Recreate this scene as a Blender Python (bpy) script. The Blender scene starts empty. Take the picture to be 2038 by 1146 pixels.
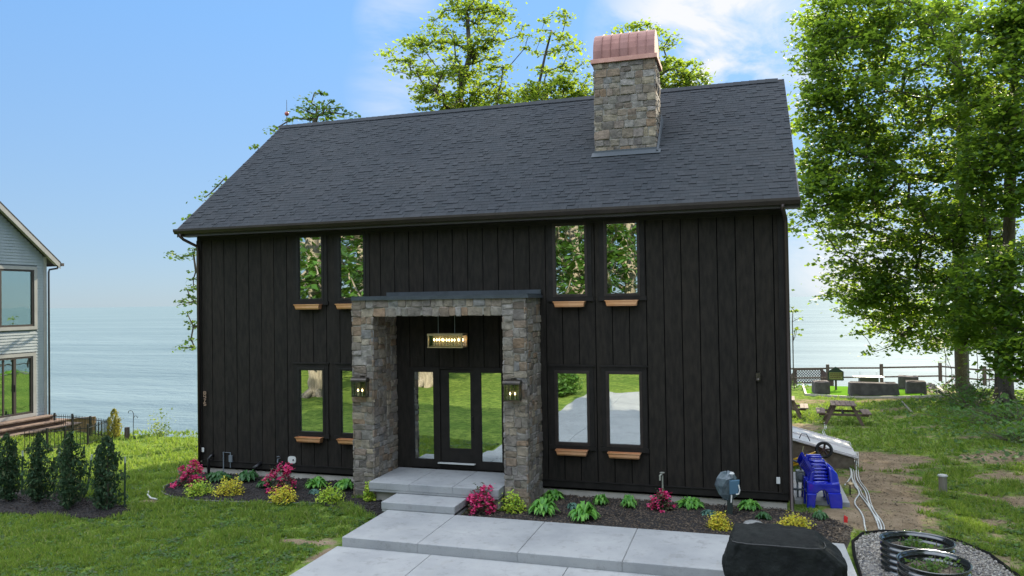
import bpy, math, random
import numpy as np
from mathutils import Vector, Matrix, noise
random.seed(11); RNG=np.random.default_rng(11)
R=math.radians
scn=bpy.context.scene; COL=scn.collection
# ------------------------------------------------------------------ camera, light, world
F,YAW,PIT,ROL=1498.2,.2985,.0171,-.0152
CAM=Vector((12.962,-15.632,3.956))
FW=Vector((-math.sin(YAW)*math.cos(PIT),math.cos(YAW)*math.cos(PIT),math.sin(PIT)))
_rt=Vector((math.cos(YAW),math.sin(YAW),0)); _up=_rt.cross(FW)
CR=_rt*math.cos(ROL)+_up*math.sin(ROL); CU=-_rt*math.sin(ROL)+_up*math.cos(ROL)
cd=bpy.data.cameras.new('camera'); cam=bpy.data.objects.new('camera',cd); COL.objects.link(cam)
cd.sensor_width=36; cd.lens=F/2038*36; cd.clip_end=60000; cd.clip_start=.1
m=Matrix((CR,CU,-FW)).transposed().to_4x4(); m.translation=CAM; cam.matrix_world=m
scn.camera=cam
SUN_EL,SUN_AZ=R(29),R(12)      # azimuth measured from +Y towards +X
sd=Vector((math.sin(SUN_AZ)*math.cos(SUN_EL),math.cos(SUN_AZ)*math.cos(SUN_EL),math.sin(SUN_EL)))
sl=bpy.data.lights.new('sun','SUN'); sl.energy=5; sl.angle=R(.6); sl.color=(1,.88,.66)
so=bpy.data.objects.new('sun',sl); COL.objects.link(so); so.rotation_euler=sd.to_track_quat('Z','Y').to_euler(); so.location=(20,40,30)
scn.view_settings.view_transform='Standard'; scn.view_settings.look='None'; scn.view_settings.gamma=1
scn.view_settings.exposure=1.15
def dirpx(u,v): return (FW*F+CR*(u-1019)-CU*(v-573)).normalized()
W=bpy.data.worlds.new('World'); scn.world=W; W.use_nodes=True
class NT:
    def __init__(s,t): s.t=t; s.n=t.nodes; s.l=t.links
    def new(s,k,**kw):
        n=s.n.new(k)
        for a,b in kw.items(): setattr(n,a,b)
        return n
    def put(s,sock,v):
        if isinstance(v,bpy.types.NodeSocket): s.l.new(v,sock)
        elif v is not None:
            if isinstance(v,(tuple,list)) and len(v)==3 and sock.type=='RGBA': v=tuple(v)+(1,)
            sock.default_value=v
    def math(s,op,a,b=None,c=None,clamp=False):
        n=s.new('ShaderNodeMath',operation=op,use_clamp=clamp); s.put(n.inputs[0],a); s.put(n.inputs[1],b)
        if c is not None: s.put(n.inputs[2],c)
        return n.outputs[0]
    def mix(s,f,a,b,blend='MIX'):
        n=s.new('ShaderNodeMix',data_type='RGBA',blend_type=blend); s.put(n.inputs[0],f); s.put(n.inputs[6],a); s.put(n.inputs[7],b); return n.outputs[2]
    def noise(s,vec,scale,detail=4,rough=.55,dist=0):
        n=s.new('ShaderNodeTexNoise'); s.put(n.inputs['Vector'],vec); n.inputs['Scale'].default_value=scale
        n.inputs['Detail'].default_value=detail; n.inputs['Roughness'].default_value=rough; n.inputs['Distortion'].default_value=dist; return n.outputs[0]
    def ramp(s,f,a,b,lo=0,hi=1):
        n=s.new('ShaderNodeMapRange'); s.put(n.inputs[0],f); n.inputs[1].default_value=a; n.inputs[2].default_value=b
        s.put(n.inputs[3],lo); s.put(n.inputs[4],hi); return n.outputs[0]
    def mapping(s,vec,sc=(1,1,1),rot=(0,0,0)):
        n=s.new('ShaderNodeMapping'); s.put(n.inputs[0],vec); n.inputs['Scale'].default_value=sc; n.inputs['Rotation'].default_value=rot; return n.outputs[0]
def build_world():
    t=NT(W.node_tree); t.n.clear()
    sky=t.new('ShaderNodeTexSky',sky_type='NISHITA'); sky.sun_disc=False; sky.sun_elevation=SUN_EL; sky.sun_rotation=SUN_AZ
    sky.altitude=0; sky.air_density=1.0; sky.dust_density=.15; sky.ozone_density=3
    tc=t.new('ShaderNodeTexCoord').outputs['Generated']
    skyc=t.new('ShaderNodeHueSaturation'); t.l.new(sky.outputs[0],skyc.inputs['Color']); skyc.inputs['Saturation'].default_value=.88
    sep=t.new('ShaderNodeSeparateXYZ'); t.l.new(tc,sep.inputs[0]); z=sep.outputs[2]
    mp=t.mapping(tc,(1,1,2.2))
    n1=t.noise(mp,5.5,8,.58,.5); n2=t.noise(mp,2.2,6,.55,.3)
    tot=None
    # cloud patches: direction (by where they stand in the sky), angular radius, strength
    for (u,v,r,st) in ((1420,75,.13,1.25),(1500,130,.08,1.0),(1340,140,.07,.9),(800,45,.05,.45),(820,180,.07,.5),(1620,470,.06,.6),(1780,560,.12,.4),(1660,590,.12,.75)):
        d=dirpx(u,v)
        dp=t.new('ShaderNodeVectorMath',operation='DOT_PRODUCT'); t.l.new(tc,dp.inputs[0]); dp.inputs[1].default_value=d
        a=t.ramp(dp.outputs['Value'],math.cos(r*1.25),math.cos(r*.15),0,st)
        tot=a if tot is None else t.math('MAXIMUM',tot,a)
    c1=t.ramp(n1,.38,.58,0,1); near=t.math('MULTIPLY',tot,c1)
    over=t.math('MULTIPLY',t.ramp(z,.42,.75,0,1),t.ramp(n2,.3,.55,.35,1))  # added overhead deck above the frame, brightened as fill light
    # added bright cloud deck behind the camera, out of view, lighting the shaded front
    behind=t.math('MULTIPLY',t.math('MULTIPLY',t.ramp(sep.outputs[1],-.1,-.7,0,1),t.ramp(z,.12,.35,0,1)),t.ramp(n2,.35,.6,.2,1))
    cov=t.math('MINIMUM',t.math('MAXIMUM',near,t.math('MAXIMUM',over,behind)),1)
    bg=t.new('ShaderNodeBackground'); gm_=t.new('ShaderNodeGamma'); t.l.new(skyc.outputs[0],gm_.inputs[0]); gm_.inputs[1].default_value=SKYG; t.put(bg.inputs[0],t.mix(1,gm_.outputs[0],t.mix(t.ramp(z,0,.34),SKYL,SKYT),'MULTIPLY')); bg.inputs[1].default_value=SKY
    cb=t.new('ShaderNodeBackground'); t.put(cb.inputs[0],t.mix(t.ramp(sep.outputs[1],-.1,.25),(.76,.86,1.0),t.mix(n1,(.84,.90,1.0),(1,.99,.97)))); t.put(cb.inputs[1],t.math('MAXIMUM',t.ramp(z,.42,.6,.46,CLOUD),t.math('MULTIPLY',t.ramp(sep.outputs[1],-.1,-.4,0,1),CLOUD)))
    mx=t.new('ShaderNodeMixShader'); t.put(mx.inputs[0],cov); t.l.new(bg.outputs[0],mx.inputs[1]); t.l.new(cb.outputs[0],mx.inputs[2])
    o=t.new('ShaderNodeOutputWorld'); t.l.new(mx.outputs[0],o.inputs[0])
SKY,CLOUD,SKYG,SKYT,SKYL=.14,1.6,.35,(.64,1.12,1.76),(.80,1.02,1.27)
build_world()
# ------------------------------------------------------------------ materials
MATS={}
def mat(name,col,rough=.7,col2=None,nscale=3,island=None,bump=0,bscale=30,metal=0,spec=.5,coat=0,emit=None,es=0,stretch=(1,1,1),contrast=(.35,.65),bdist=.01,trans=None,tw=.5,detail=5):
    if name in MATS: return MATS[name]
    mt=bpy.data.materials.new(name); mt.use_nodes=True; t=NT(mt.node_tree); t.n.clear()
    p=t.new('ShaderNodeBsdfPrincipled'); o=t.new('ShaderNodeOutputMaterial')
    pos=t.new('ShaderNodeTexCoord').outputs['Object']; vec=t.mapping(pos,stretch) if stretch!=(1,1,1) else pos
    c=col
    if col2 is not None: c=t.mix(t.ramp(t.noise(vec,nscale,detail),contrast[0],contrast[1]),col,col2)
    if island:
        g=t.new('ShaderNodeNewGeometry').outputs['Random Per Island']
        cr=t.new('ShaderNodeValToRGB'); cr.color_ramp.interpolation='LINEAR'
        els=cr.color_ramp.elements
        while len(els)<len(island): els.new(.5)
        for i,x in enumerate(island): els[i].position=i/(len(island)-1); els[i].color=(*x,1)
        t.l.new(g,cr.inputs[0])
        if col2 is not None: c=t.mix(1,cr.outputs[0],t.mix(t.ramp(t.noise(vec,nscale,detail),contrast[0],contrast[1]),col,col2),'MULTIPLY')
        else: c=cr.outputs[0]
    t.put(p.inputs['Base Color'],c); p.inputs['Roughness'].default_value=rough; p.inputs['Metallic'].default_value=metal
    p.inputs['Specular IOR Level'].default_value=spec; p.inputs['Coat Weight'].default_value=coat
    if emit: t.put(p.inputs['Emission Color'],emit); p.inputs['Emission Strength'].default_value=es
    if bump:
        b=t.new('ShaderNodeBump'); b.inputs['Strength'].default_value=bump; b.inputs['Distance'].default_value=bdist
        t.put(b.inputs['Height'],t.noise(vec,bscale,6)); t.l.new(b.outputs[0],p.inputs['Normal'])
    out=p.outputs[0]
    if trans:
        tr=t.new('ShaderNodeBsdfTranslucent')
        if island:
            t.put(tr.inputs[0],t.mix(.75,c,trans,'MIX'))
        else: t.put(tr.inputs[0],trans)
        mx=t.new('ShaderNodeMixShader'); mx.inputs[0].default_value=tw; t.l.new(out,mx.inputs[1]); t.l.new(tr.outputs[0],mx.inputs[2]); out=mx.outputs[0]
    t.l.new(out,o.inputs[0]); MATS[name]=mt; return mt
def glassmat(name,refl,tint=(.9,.95,.95)):
    mt=bpy.data.materials.new(name); mt.use_nodes=True; t=NT(mt.node_tree); t.n.clear()
    g=t.new('ShaderNodeBsdfGlossy'); g.inputs['Roughness'].default_value=0.0; g.inputs[0].default_value=(*tint,1)
    tr=t.new('ShaderNodeBsdfTransparent'); tr.inputs[0].default_value=(.75,.8,.78,1)
    pos=t.new('ShaderNodeTexCoord').outputs['Object']
    b=t.new('ShaderNodeBump'); b.inputs['Strength'].default_value=.12; b.inputs['Distance'].default_value=.01; t.put(b.inputs['Height'],t.noise(pos,2.2,1)); t.l.new(b.outputs[0],g.inputs['Normal'])
    mx=t.new('ShaderNodeMixShader'); mx.inputs[0].default_value=refl; t.l.new(tr.outputs[0],mx.inputs[1]); t.l.new(g.outputs[0],mx.inputs[2])
    o=t.new('ShaderNodeOutputMaterial'); t.l.new(mx.outputs[0],o.inputs[0]); return mt
WOODBLK=mat('charred_siding',(.0125,.0105,.0085),.85,(.0235,.0195,.0155),7,bump=.6,bscale=30,stretch=(2,2,.5),island=[(.92,.92,.92),(1,1,1),(1.08,1.04,1.0),(.95,.97,.96)],bdist=.01,spec=.25)
TRIM=mat('dark_trim',(.0105,.0088,.0075),.75,(.0175,.0148,.0125),5,spec=.25)
SOFFIT=mat('brown_soffit',(.05,.032,.022),.6,(.07,.045,.03),4)
SHING=mat('asphalt_shingles',(.85,.88,.92),.9,(1.1,1.08,1.06),.35,island=[(.030,.034,.038),(.037,.041,.046),(.033,.036,.040),(.041,.044,.049),(.034,.039,.044)],bump=.5,bscale=160,bdist=.004,spec=.2)
ROOFDK=mat('roof_underlay',(.012,.013,.015),.9)
STONE=mat('ashlar_stone',(.58,.56,.53),.9,(1.05,1.0,.94),7,island=[(.17,.135,.10),(.27,.24,.20),(.145,.13,.125),(.33,.28,.21),(.20,.20,.205),(.26,.18,.12),(.22,.205,.18),(.30,.28,.27),(.13,.105,.085)],bump=.8,bscale=14,bdist=.03)
MORTAR=mat('mortar',(.20,.185,.16),.95,(.27,.25,.22),9,bump=.4,bscale=50)
COPPER=mat('copper_sheet',(.24,.115,.095),.6,(.34,.175,.145),2.5,metal=.35,bump=.25,bscale=5,bdist=.01,island=[(.8,.78,.8),(1,1,1),(.9,.88,.9),(1.12,1.05,1)])
COPNEW=mat('new_copper',(.66,.31,.14),.45,(.74,.40,.22),4,metal=.55)
def concrete():
    mt=bpy.data.materials.new('concrete'); mt.use_nodes=True; t=NT(mt.node_tree); t.n.clear(); pos=t.new('ShaderNodeTexCoord').outputs['Object']
    c=t.mix(t.ramp(t.noise(pos,.9,7,.62),.32,.68),(.25,.255,.26),(.35,.35,.345))
    c=t.mix(t.ramp(t.noise(pos,5.5,6,.7),.54,.72,0,.55),c,(.16,.155,.145))
    c=t.mix(t.ramp(t.noise(pos,55,3,.6),.62,.72,0,.35),c,(.12,.115,.105))
    c=t.mix(t.ramp(t.noise(t.mapping(pos,(1,.35,1)),1.7,4,.6,2.5),.60,.66,0,.22),c,(.27,.255,.23))
    p=t.new('ShaderNodeBsdfPrincipled'); t.put(p.inputs['Base Color'],c); p.inputs['Roughness'].default_value=.85
    b=t.new('ShaderNodeBump'); b.inputs['Strength'].default_value=.25; b.inputs['Distance'].default_value=.006; t.put(b.inputs['Height'],t.noise(pos,40,6)); t.l.new(b.outputs[0],p.inputs['Normal'])
    o=t.new('ShaderNodeOutputMaterial'); t.l.new(p.outputs[0],o.inputs[0]); return mt
CONC=concrete()
CONCSIDE=mat('concrete_foundation',(.40,.36,.31),.9,(.52,.48,.42),2,bump=.3,bscale=20)
BLKMET=mat('black_metal',(.012,.012,.014),.4,spec=.5)
BRONZE=mat('bronze_lantern',(.05,.045,.042),.35,(.09,.075,.06),15,metal=.8)
BRASS=mat('aged_brass',(.32,.24,.14),.45,(.42,.33,.2),12,metal=.7)
BULB=mat('lit_bulb',(1,.8,.5),.5,emit=(1,.68,.32),es=8)
CANDLE=mat('candle_sleeve',(.7,.6,.4),.6)
WHITEPL=mat('white_plastic',(.62,.61,.58),.5)
GREYPIPE=mat('grey_pipe',(.22,.25,.28),.45,metal=.4)
DARKIN=mat('dark_interior',(.02,.018,.016),.9)
GLASS=glassmat('window_glass',.64); GLASSN=glassmat('neighbour_glass',.42,(.8,.95,.9)); LGLASS=glassmat('lantern_glass',.05)
MULCH=mat('mulch_soil',(.012,.010,.010),.95,(.03,.024,.022),12,bump=.9,bscale=40,bdist=.03)
CHIPS=mat('mulch_chips',(1,1,1),.9,island=[(.010,.009,.009),(.028,.022,.020),(.05,.036,.027),(.016,.015,.017)])
CHIPBR=mat('brown_chips',(1,1,1),.9,island=[(.03,.022,.017),(.07,.048,.033),(.16,.12,.085),(.045,.03,.022)])
PEB=mat('pebbles',(1,1,1),.8,island=[(.13,.12,.11),(.26,.24,.21),(.19,.165,.135),(.38,.36,.32),(.09,.09,.10),(.23,.20,.17)])
WOODW=mat('weathered_wood',(.095,.062,.048),.85,(.17,.12,.095),3,stretch=(1,12,12),bump=.4,bscale=10,island=[(.8,.8,.8),(1,1,1),(1.2,1.15,1.1)])
WOODGR=mat('grey_fence_wood',(.075,.055,.05),.9,(.14,.11,.10),5,spec=.05,stretch=(3,3,.5),bump=.4,bscale=20)
BARK=mat('bark',(.055,.043,.033),.95,(.13,.105,.08),7,stretch=(3,3,.6),bump=1,bscale=9,bdist=.05)
BARKPALE=mat('pale_bark',(.20,.17,.13),.95,(.36,.31,.25),5,stretch=(3,3,.5),bump=.8,bscale=9,bdist=.04)
SIDING=mat('grey_lap_siding',(.25,.28,.30),.6,(.29,.32,.34),3,stretch=(1,1,.3))
WHITETRIM=mat('pale_trim',(.27,.265,.255),.7,(.32,.31,.30),3)
DKFRAME=mat('bronze_frame',(.035,.025,.022),.5)
FABRIC=mat('grey_cover_fabric',(.085,.073,.073),.9,(.13,.115,.115),4,spec=.1,bump=.5,bscale=6,bdist=.04)
GRILLC=mat('black_cover_fabric',(.007,.008,.008),.75,(.014,.016,.015),5,bump=1,bscale=5,bdist=.06,spec=.18)
BLUEP=mat('blue_plastic',(.006,.014,.36),.13,(.010,.022,.45),3,spec=.8,coat=.5)
TURF=mat('artificial_turf',(.085,.19,.018),1,(.11,.23,.022),9,spec=0)
HOSE=mat('white_hose',(.5,.5,.47),.5)
LAWNL=[(.05,.11,.018),(.16,.26,.035),(.26,.34,.05),(.08,.17,.03),(.38,.36,.13)]
GRASSM=mat('grass_blades',(1,1,1),.8,island=LAWNL,trans=(.30,.42,.05),tw=.38,spec=.2)
LEAF=mat('maple_leaves',(1,1,1),.55,island=[(.016,.045,.010),(.03,.075,.014),(.045,.10,.016),(.022,.06,.018),(.09,.12,.02)],trans=(.36,.53,.04),tw=.53,spec=.35)
LEAFB=mat('oak_leaves',(1,1,1),.55,island=[(.03,.06,.012),(.05,.10,.014),(.07,.13,.016),(.10,.09,.02),(.04,.09,.02)],trans=(.40,.54,.04),tw=.55,spec=.3)
LEAFD=mat('leaves_front_woods',(1,1,1),.6,island=[(.02,.05,.010),(.045,.11,.016),(.06,.15,.02),(.03,.07,.014)],trans=(.2,.32,.03),tw=.3,spec=.3)
CONIF=mat('dark_conifer_foliage',(1,1,1),.8,island=[(.018,.042,.022),(.038,.078,.036),(.065,.11,.05),(.026,.055,.032),(.09,.10,.045)],trans=(.06,.12,.04),tw=.2,spec=.2)
GOLDCON=mat('gold_conifer_foliage',(1,1,1),.8,island=[(.10,.11,.02),(.17,.17,.03),(.22,.19,.04),(.08,.10,.02)],trans=(.4,.38,.05),tw=.4)
PINK=mat('pink_blossom',(1,1,1),.6,island=[(.62,.015,.13),(.75,.04,.2),(.48,.008,.08),(.8,.1,.25),(.6,.02,.2)],trans=(.8,.05,.2),tw=.3)
YEL=mat('golden_foliage',(1,1,1),.7,island=[(.60,.55,.04),(.75,.62,.04),(.42,.48,.05),(.75,.52,.05),(.3,.42,.04)],trans=(.6,.55,.05),tw=.3)
YGR=mat('lime_foliage',(1,1,1),.7,island=[(.24,.42,.04),(.42,.58,.05),(.52,.54,.05),(.16,.33,.04)],trans=(.4,.6,.05),tw=.3)
HOSTA=mat('hosta_leaves',(1,1,1),.5,island=[(.07,.22,.04),(.13,.34,.05),(.20,.44,.07),(.08,.26,.06)],trans=(.2,.45,.05),tw=.3)
HOSTAD=mat('dark_hosta_leaves',(1,1,1),.5,island=[(.03,.09,.03),(.05,.14,.04),(.07,.17,.06)],trans=(.1,.3,.05),tw=.3)
BLUEG=mat('blue_green_leaves',(1,1,1),.6,island=[(.05,.12,.09),(.08,.17,.12),(.06,.13,.11)])
AZL=mat('azalea_leaves',(1,1,1),.6,island=[(.03,.05,.018),(.06,.06,.02),(.04,.075,.02),(.09,.045,.03)])
WEED=mat('bank_ground_cover',(1,1,1),.7,island=[(.025,.07,.014),(.05,.13,.02),(.08,.17,.03),(.03,.06,.02),(.11,.13,.05)],trans=(.22,.4,.03),tw=.35)
# ------------------------------------------------------------------ mesh helpers
class MB:
    def __init__(s): s.v=[]; s.f=[]
    def quad(s,a,b,c,d):
        i=len(s.v); s.v+=[tuple(a),tuple(b),tuple(c),tuple(d)]; s.f.append((i,i+1,i+2,i+3)); return s
    def poly(s,pts):
        i=len(s.v); s.v+=[tuple(p) for p in pts]; s.f.append(tuple(range(i,i+len(pts)))); return s
    def box(s,x0,y0,z0,x1,y1,z1):
        i=len(s.v); s.v+=[(x0,y0,z0),(x1,y0,z0),(x1,y1,z0),(x0,y1,z0),(x0,y0,z1),(x1,y0,z1),(x1,y1,z1),(x0,y1,z1)]
        s.f+=[tuple(i+k for k in q) for q in((0,3,2,1),(4,5,6,7),(0,1,5,4),(1,2,6,5),(2,3,7,6),(3,0,4,7))]; return s
    def hexa(s,p):   # 8 points: bottom 4, top 4
        i=len(s.v); s.v+=[tuple(q) for q in p]
        s.f+=[tuple(i+k for k in q) for q in((0,3,2,1),(4,5,6,7),(0,1,5,4),(1,2,6,5),(2,3,7,6),(3,0,4,7))]; return s
    def beam(s,a,b,w,h,up=(0,0,1)):
        a=Vector(a);b=Vector(b);d=(b-a).normalized();u=Vector(up)
        if abs(d.dot(u))>.98: u=Vector((0,1,0))
        x=d.cross(u).normalized()*w/2; y=x.cross(d).normalized()*h/2
        return s.hexa([a-x-y,a+x-y,b+x-y,b-x-y,a-x+y,a+x+y,b+x+y,b-x+y])
    def tube(s,pts,r,n=8,cap=True):
        pts=[Vector(p) for p in pts]; rs=r if isinstance(r,(list,tuple)) else [r]*len(pts)
        base=len(s.v); px=None
        for k,p in enumerate(pts):
            d=(pts[min(k+1,len(pts)-1)]-pts[max(k-1,0)])
            d=d.normalized() if d.length>1e-9 else Vector((0,0,1))
            if px is None: px=d.orthogonal().normalized()
            x=(px-d*px.dot(d)); x=x.normalized() if x.length>1e-6 else d.orthogonal().normalized(); px=x; y=d.cross(x)
            for j in range(n):
                a=2*math.pi*j/n; s.v.append(tuple(p+(x*math.cos(a)+y*math.sin(a))*rs[k]))
        for k in range(len(pts)-1):
            for j in range(n):
                a=base+k*n+j; b=base+k*n+(j+1)%n; s.f.append((a,b,b+n,a+n))
        if cap: s.f.append(tuple(base+n-1-j for j in range(n))); s.f.append(tuple(base+(len(pts)-1)*n+j for j in range(n)))
        return s
    def lathe(s,c,prof,n=24,axis='z'):
        base=len(s.v); c=Vector(c)
        for (r,h) in prof:
            for j in range(n):
                a=2*math.pi*j/n; q=(r*math.cos(a),r*math.sin(a),h)
                if axis=='y': q=(q[0],q[2],q[1])
                if axis=='x': q=(q[2],q[0],q[1])
                s.v.append(tuple(c+Vector(q)))
        for k in range(len(prof)-1):
            for j in range(n):
                a=base+k*n+j; b=base+k*n+(j+1)%n; s.f.append((a,b,b+n,a+n))
        return s
    def prism(s,pts,thick):  # closed polygon (3D points, planar), extruded by vector thick
        t=Vector(thick); n=len(pts); i=len(s.v); s.v+=[tuple(p) for p in pts]+[tuple(Vector(p)+t) for p in pts]
        s.f.append(tuple(range(i,i+n))[::-1]); s.f.append(tuple(range(i+n,i+2*n)))
        for k in range(n): a=i+k;b=i+(k+1)%n; s.f.append((a,b,b+n,a+n))
        return s
    def build(s,name,material,parent=None,smooth=False,bevel=0,kind=None,label=None,flip=False):
        me=bpy.data.meshes.new(name); me.from_pydata(s.v,[],s.f); me.update()
        if material: me.materials.append(material)
        o=bpy.data.objects.new(name,me); COL.objects.link(o)
        if smooth:
            me.polygons.foreach_set('use_smooth',[True]*len(me.polygons))
        if bevel:
            b=o.modifiers.new('bevel','BEVEL'); b.width=bevel; b.segments=2; b.limit_method='ANGLE'
        if parent: o.parent=parent; o.matrix_parent_inverse=Matrix.Translation(-Vector(parent.location)) if parent.get('abs') else Matrix()
        if kind: o['kind']=kind
        if label: o['label']=label
        return o
def tag(o,label,cat,group=None,kind=None):
    o['label']=label
    if cat: o['category']=cat
    if group: o['group']=group
    if kind: o['kind']=kind
    return o
def empty(name,loc,label,cat,group=None,rz=0,absolute=False):
    o=bpy.data.objects.new(name,None); COL.objects.link(o); o.location=loc; o.rotation_euler=(0,0,rz); o.empty_display_size=.2
    if absolute: o['abs']=1
    return tag(o,label,cat,group)
def copy_tree(o,parent=None):
    c=o.copy(); COL.objects.link(c)
    if parent: c.parent=parent
    for ch in list(o.children): copy_tree(ch,c)
    return c
def npmesh(name,V,Fq,material,parent=None,nv=4):
    me=bpy.data.meshes.new(name); V=np.asarray(V,np.float32).reshape(-1,3); nf=len(Fq)
    me.vertices.add(len(V)); me.vertices.foreach_set('co',V.ravel())
    me.loops.add(nf*nv); me.loops.foreach_set('vertex_index',np.asarray(Fq,np.int32).ravel())
    me.polygons.add(nf); me.polygons.foreach_set('loop_start',np.arange(0,nf*nv,nv,dtype=np.int32))
    me.update(calc_edges=True)
    if material: me.materials.append(material)
    o=bpy.data.objects.new(name,me); COL.objects.link(o)
    if parent: o.parent=parent; o.matrix_parent_inverse=Matrix.Translation(-Vector(parent.location)) if parent.get('abs') else Matrix()
    return o
def leaves_np(C,size,up=.6,aspect=.7,jit=.3,rng=RNG,droop=0):
    """kite-shaped leaves round the centres C (n,3); returns verts, faces"""
    n=len(C); nrm=rng.normal(size=(n,3)); nrm[:,2]=np.abs(nrm[:,2])+up*2; nrm/=np.linalg.norm(nrm,axis=1)[:,None]
    a=rng.normal(size=(n,3)); a[:,2]-=droop; a-=nrm*(a*nrm).sum(1)[:,None]; a/=np.linalg.norm(a,axis=1)[:,None]; b=np.cross(nrm,a)
    s=size*(1+1.25*jit*rng.normal(size=n)).clip(.35,2.0)[:,None]
    V=np.stack([C-a*s*.5,C-a*s*.05+b*s*aspect*.5,C+a*s*.5+nrm*s*.05,C-a*s*.05-b*s*aspect*.5],1)
    return V.reshape(-1,3),np.arange(4*n).reshape(-1,4)
# ------------------------------------------------------------------ terrain
def sm(a,b,x): t=min(1,max(0,(x-a)/(b-a))); return t*t*(3-2*t)
def yb(x): return 10.3+min(max(x+8,0)*.9,19.8)
def H(x,y):
    front=-.2-.1*sm(-1,-3.6,y)
    yl=max(0,y); zl=-.065*min(yl,6)-.24*max(0,min(yl,10.3)-6)-.045*max(0,yl-10.3)
    zr=-.030*yl
    t=sm(-4,13,x); z=front+zl*(1-t)+zr*t
    if x>18: z+=.12*min(x-18,8)*sm(1,10,y)*(1-sm(19,27,y))
    if x>14: z+=.03*noise.noise((x*.5,y*.5,0))
    e=y-yb(x)
    if e>0: z-=min(e*.75,17.5)*sm(0,.6,e)
    if y<-12: z+=.015*(-12-y)*sm(-12,-30,y)
    return z
def G(u,v,z=0):
    d=dirpx(u,v); t=6.
    while t<120:
        p=CAM+d*t
        if p.z<H(p.x,p.y): break
        t+=.05
    return Vector((p.x,p.y,H(p.x,p.y)+z))
def at(u,v,dep): d=dirpx(u,v); return CAM+d*(dep/d.dot(FW))
def onY(u,v,y): d=dirpx(u,v); return CAM+d*((y-CAM.y)/d.y)
def onX(u,v,x): d=dirpx(u,v); return CAM+d*((x-CAM.x)/d.x)
def onZ(u,v,z): d=dirpx(u,v); return CAM+d*((z-CAM.z)/d.z)
DIRT=[(1640,798,2.6,.9,.62),(1700,800,2,.7,.55),(1600,800,1.2,2,.6),(1760,795,2.2,.8,.6),(1840,790,2.5,1.2,.8),(1790,830,1.3,.6,.6),(1850,850,1.2,.5,.55),(1720,850,1.1,.5,.45),(1930,870,1,.5,.6),(1880,930,.8,.4,.5),(1930,985,.8,.4,.55),(1990,1075,.7,.35,.6),(1650,870,1,.4,.5),(1990,910,1.5,1.2,.8),(2020,950,1.2,1,.7),(1990,1040,.8,.6,.6),(2030,1000,.9,.8,.75),(1850,780,2.5,1.2,.8),(1780,815,1.6,.7,.6),(1830,870,1,.6,.5),(1600,850,1.2,1.6,.7),(1585,880,.8,1,.8),(590,1077,.35,.16,.9),(655,1080,.25,.3,.9),(640,1105,.15,.5,.9),(300,1000,.35,.2,.9),(385,1010,.3,.1,.6),(1930,1110,.8,.3,.7),(1985,1125,.6,.35,.75),(110,895,.9,.4,.5),(330,893,1.2,.12,.5),(290,900,1,.15,.5),(1880,1060,.3,.3,.5),(700,1050,.4,.1,.6),(430,1090,.3,.12,.35),(160,1060,.5,.2,.35),(1655,960,.6,.9,.8),(1630,930,.6,.9,.8),(1720,905,.9,.7,1),(1760,915,1.3,.7,1),(1800,910,1.2,.5,.8),(1745,930,1.0,.8,1),(1755,950,1.0,.7,1),(1762,970,.9,.6,1.05),(1770,990,.8,.6,1.05),(1782,1010,.8,.5,1.05),(1790,1030,.7,.5,1),(1790,1045,.7,.4,1),(1720,960,.6,.9,1),(1715,1000,.6,.8,1.1),(1690,1030,.6,.8,1.1),(1735,1030,.6,.6,1.1),(1755,1050,.6,.4,1.1),(1850,1000,.5,.3,.5)]
DG=[(G(u,v),rx,ry,s) for u,v,rx,ry,s in DIRT]
def dirt(x,y):
    m_=0
    for g,rx,ry,s in DG:
        q=((x-g.x)/rx)**2+((y-g.y)/ry)**2
        if q<4: m_=max(m_,s*math.exp(-q*.9))
    return m_
def ground_material():
    mt=bpy.data.materials.new('lawn_and_soil'); mt.use_nodes=True; t=NT(mt.node_tree); t.n.clear()
    pos=t.new('ShaderNodeTexCoord').outputs['Object']
    g=t.mix(t.ramp(t.noise(pos,.55,6,.6),.35,.65),(.11,.17,.036),(.21,.27,.055))
    g=t.mix(t.ramp(t.noise(pos,4,8,.8),.42,.60),g,(.055,.10,.022))
    g=t.mix(t.ramp(t.noise(pos,3.2,5,.65),.58,.72,0,.55),g,(.20,.19,.08))
    d=t.mix(t.ramp(t.noise(pos,2.2,7,.65),.35,.65),(.14,.10,.064),(.27,.205,.14))
    d=t.mix(t.ramp(t.noise(t.mapping(pos,(1,2.4,1)),26,5,.75),.52,.66),d,(.34,.27,.18))
    at_=t.new('ShaderNodeAttribute',attribute_name='dirt').outputs['Fac']
    k=t.ramp(t.math('ADD',at_,t.ramp(t.noise(pos,3.5,7,.7),.3,.7,-.32,.32)),.38,.62)
    c=t.mix(k,g,d)
    b=t.new('ShaderNodeBump'); b.inputs['Strength'].default_value=.7; b.inputs['Distance'].default_value=.04; t.put(b.inputs['Height'],t.noise(pos,22,6,.7))
    p=t.new('ShaderNodeBsdfPrincipled'); t.put(p.inputs['Base Color'],c); p.inputs['Roughness'].default_value=.95; p.inputs['Specular IOR Level'].default_value=.0; t.l.new(b.outputs[0],p.inputs['Normal'])
    o=t.new('ShaderNodeOutputMaterial'); t.l.new(p.outputs[0],o.inputs[0]); return mt
def axis(lo,hi,fine,far,a,b):
    out=[a]; s=far; x=lo
    left=[]; x=lo
    while x>a: left.append(x); x-=max(fine,(lo-x)*.18+fine)
    mid=list(np.arange(lo+fine,hi,fine)); right=[]; x=hi
    while x<b: right.append(x); x+=max(fine,(x-hi)*.18+fine)
    return [a]+left[::-1]+mid+right+[b]
xs=axis(-15,28,.3,1,-260,260); ys=axis(-8,32,.3,1,-200,90)
V=[(x,y,H(x,y)) for y in ys for x in xs]; nx=len(xs)
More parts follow.
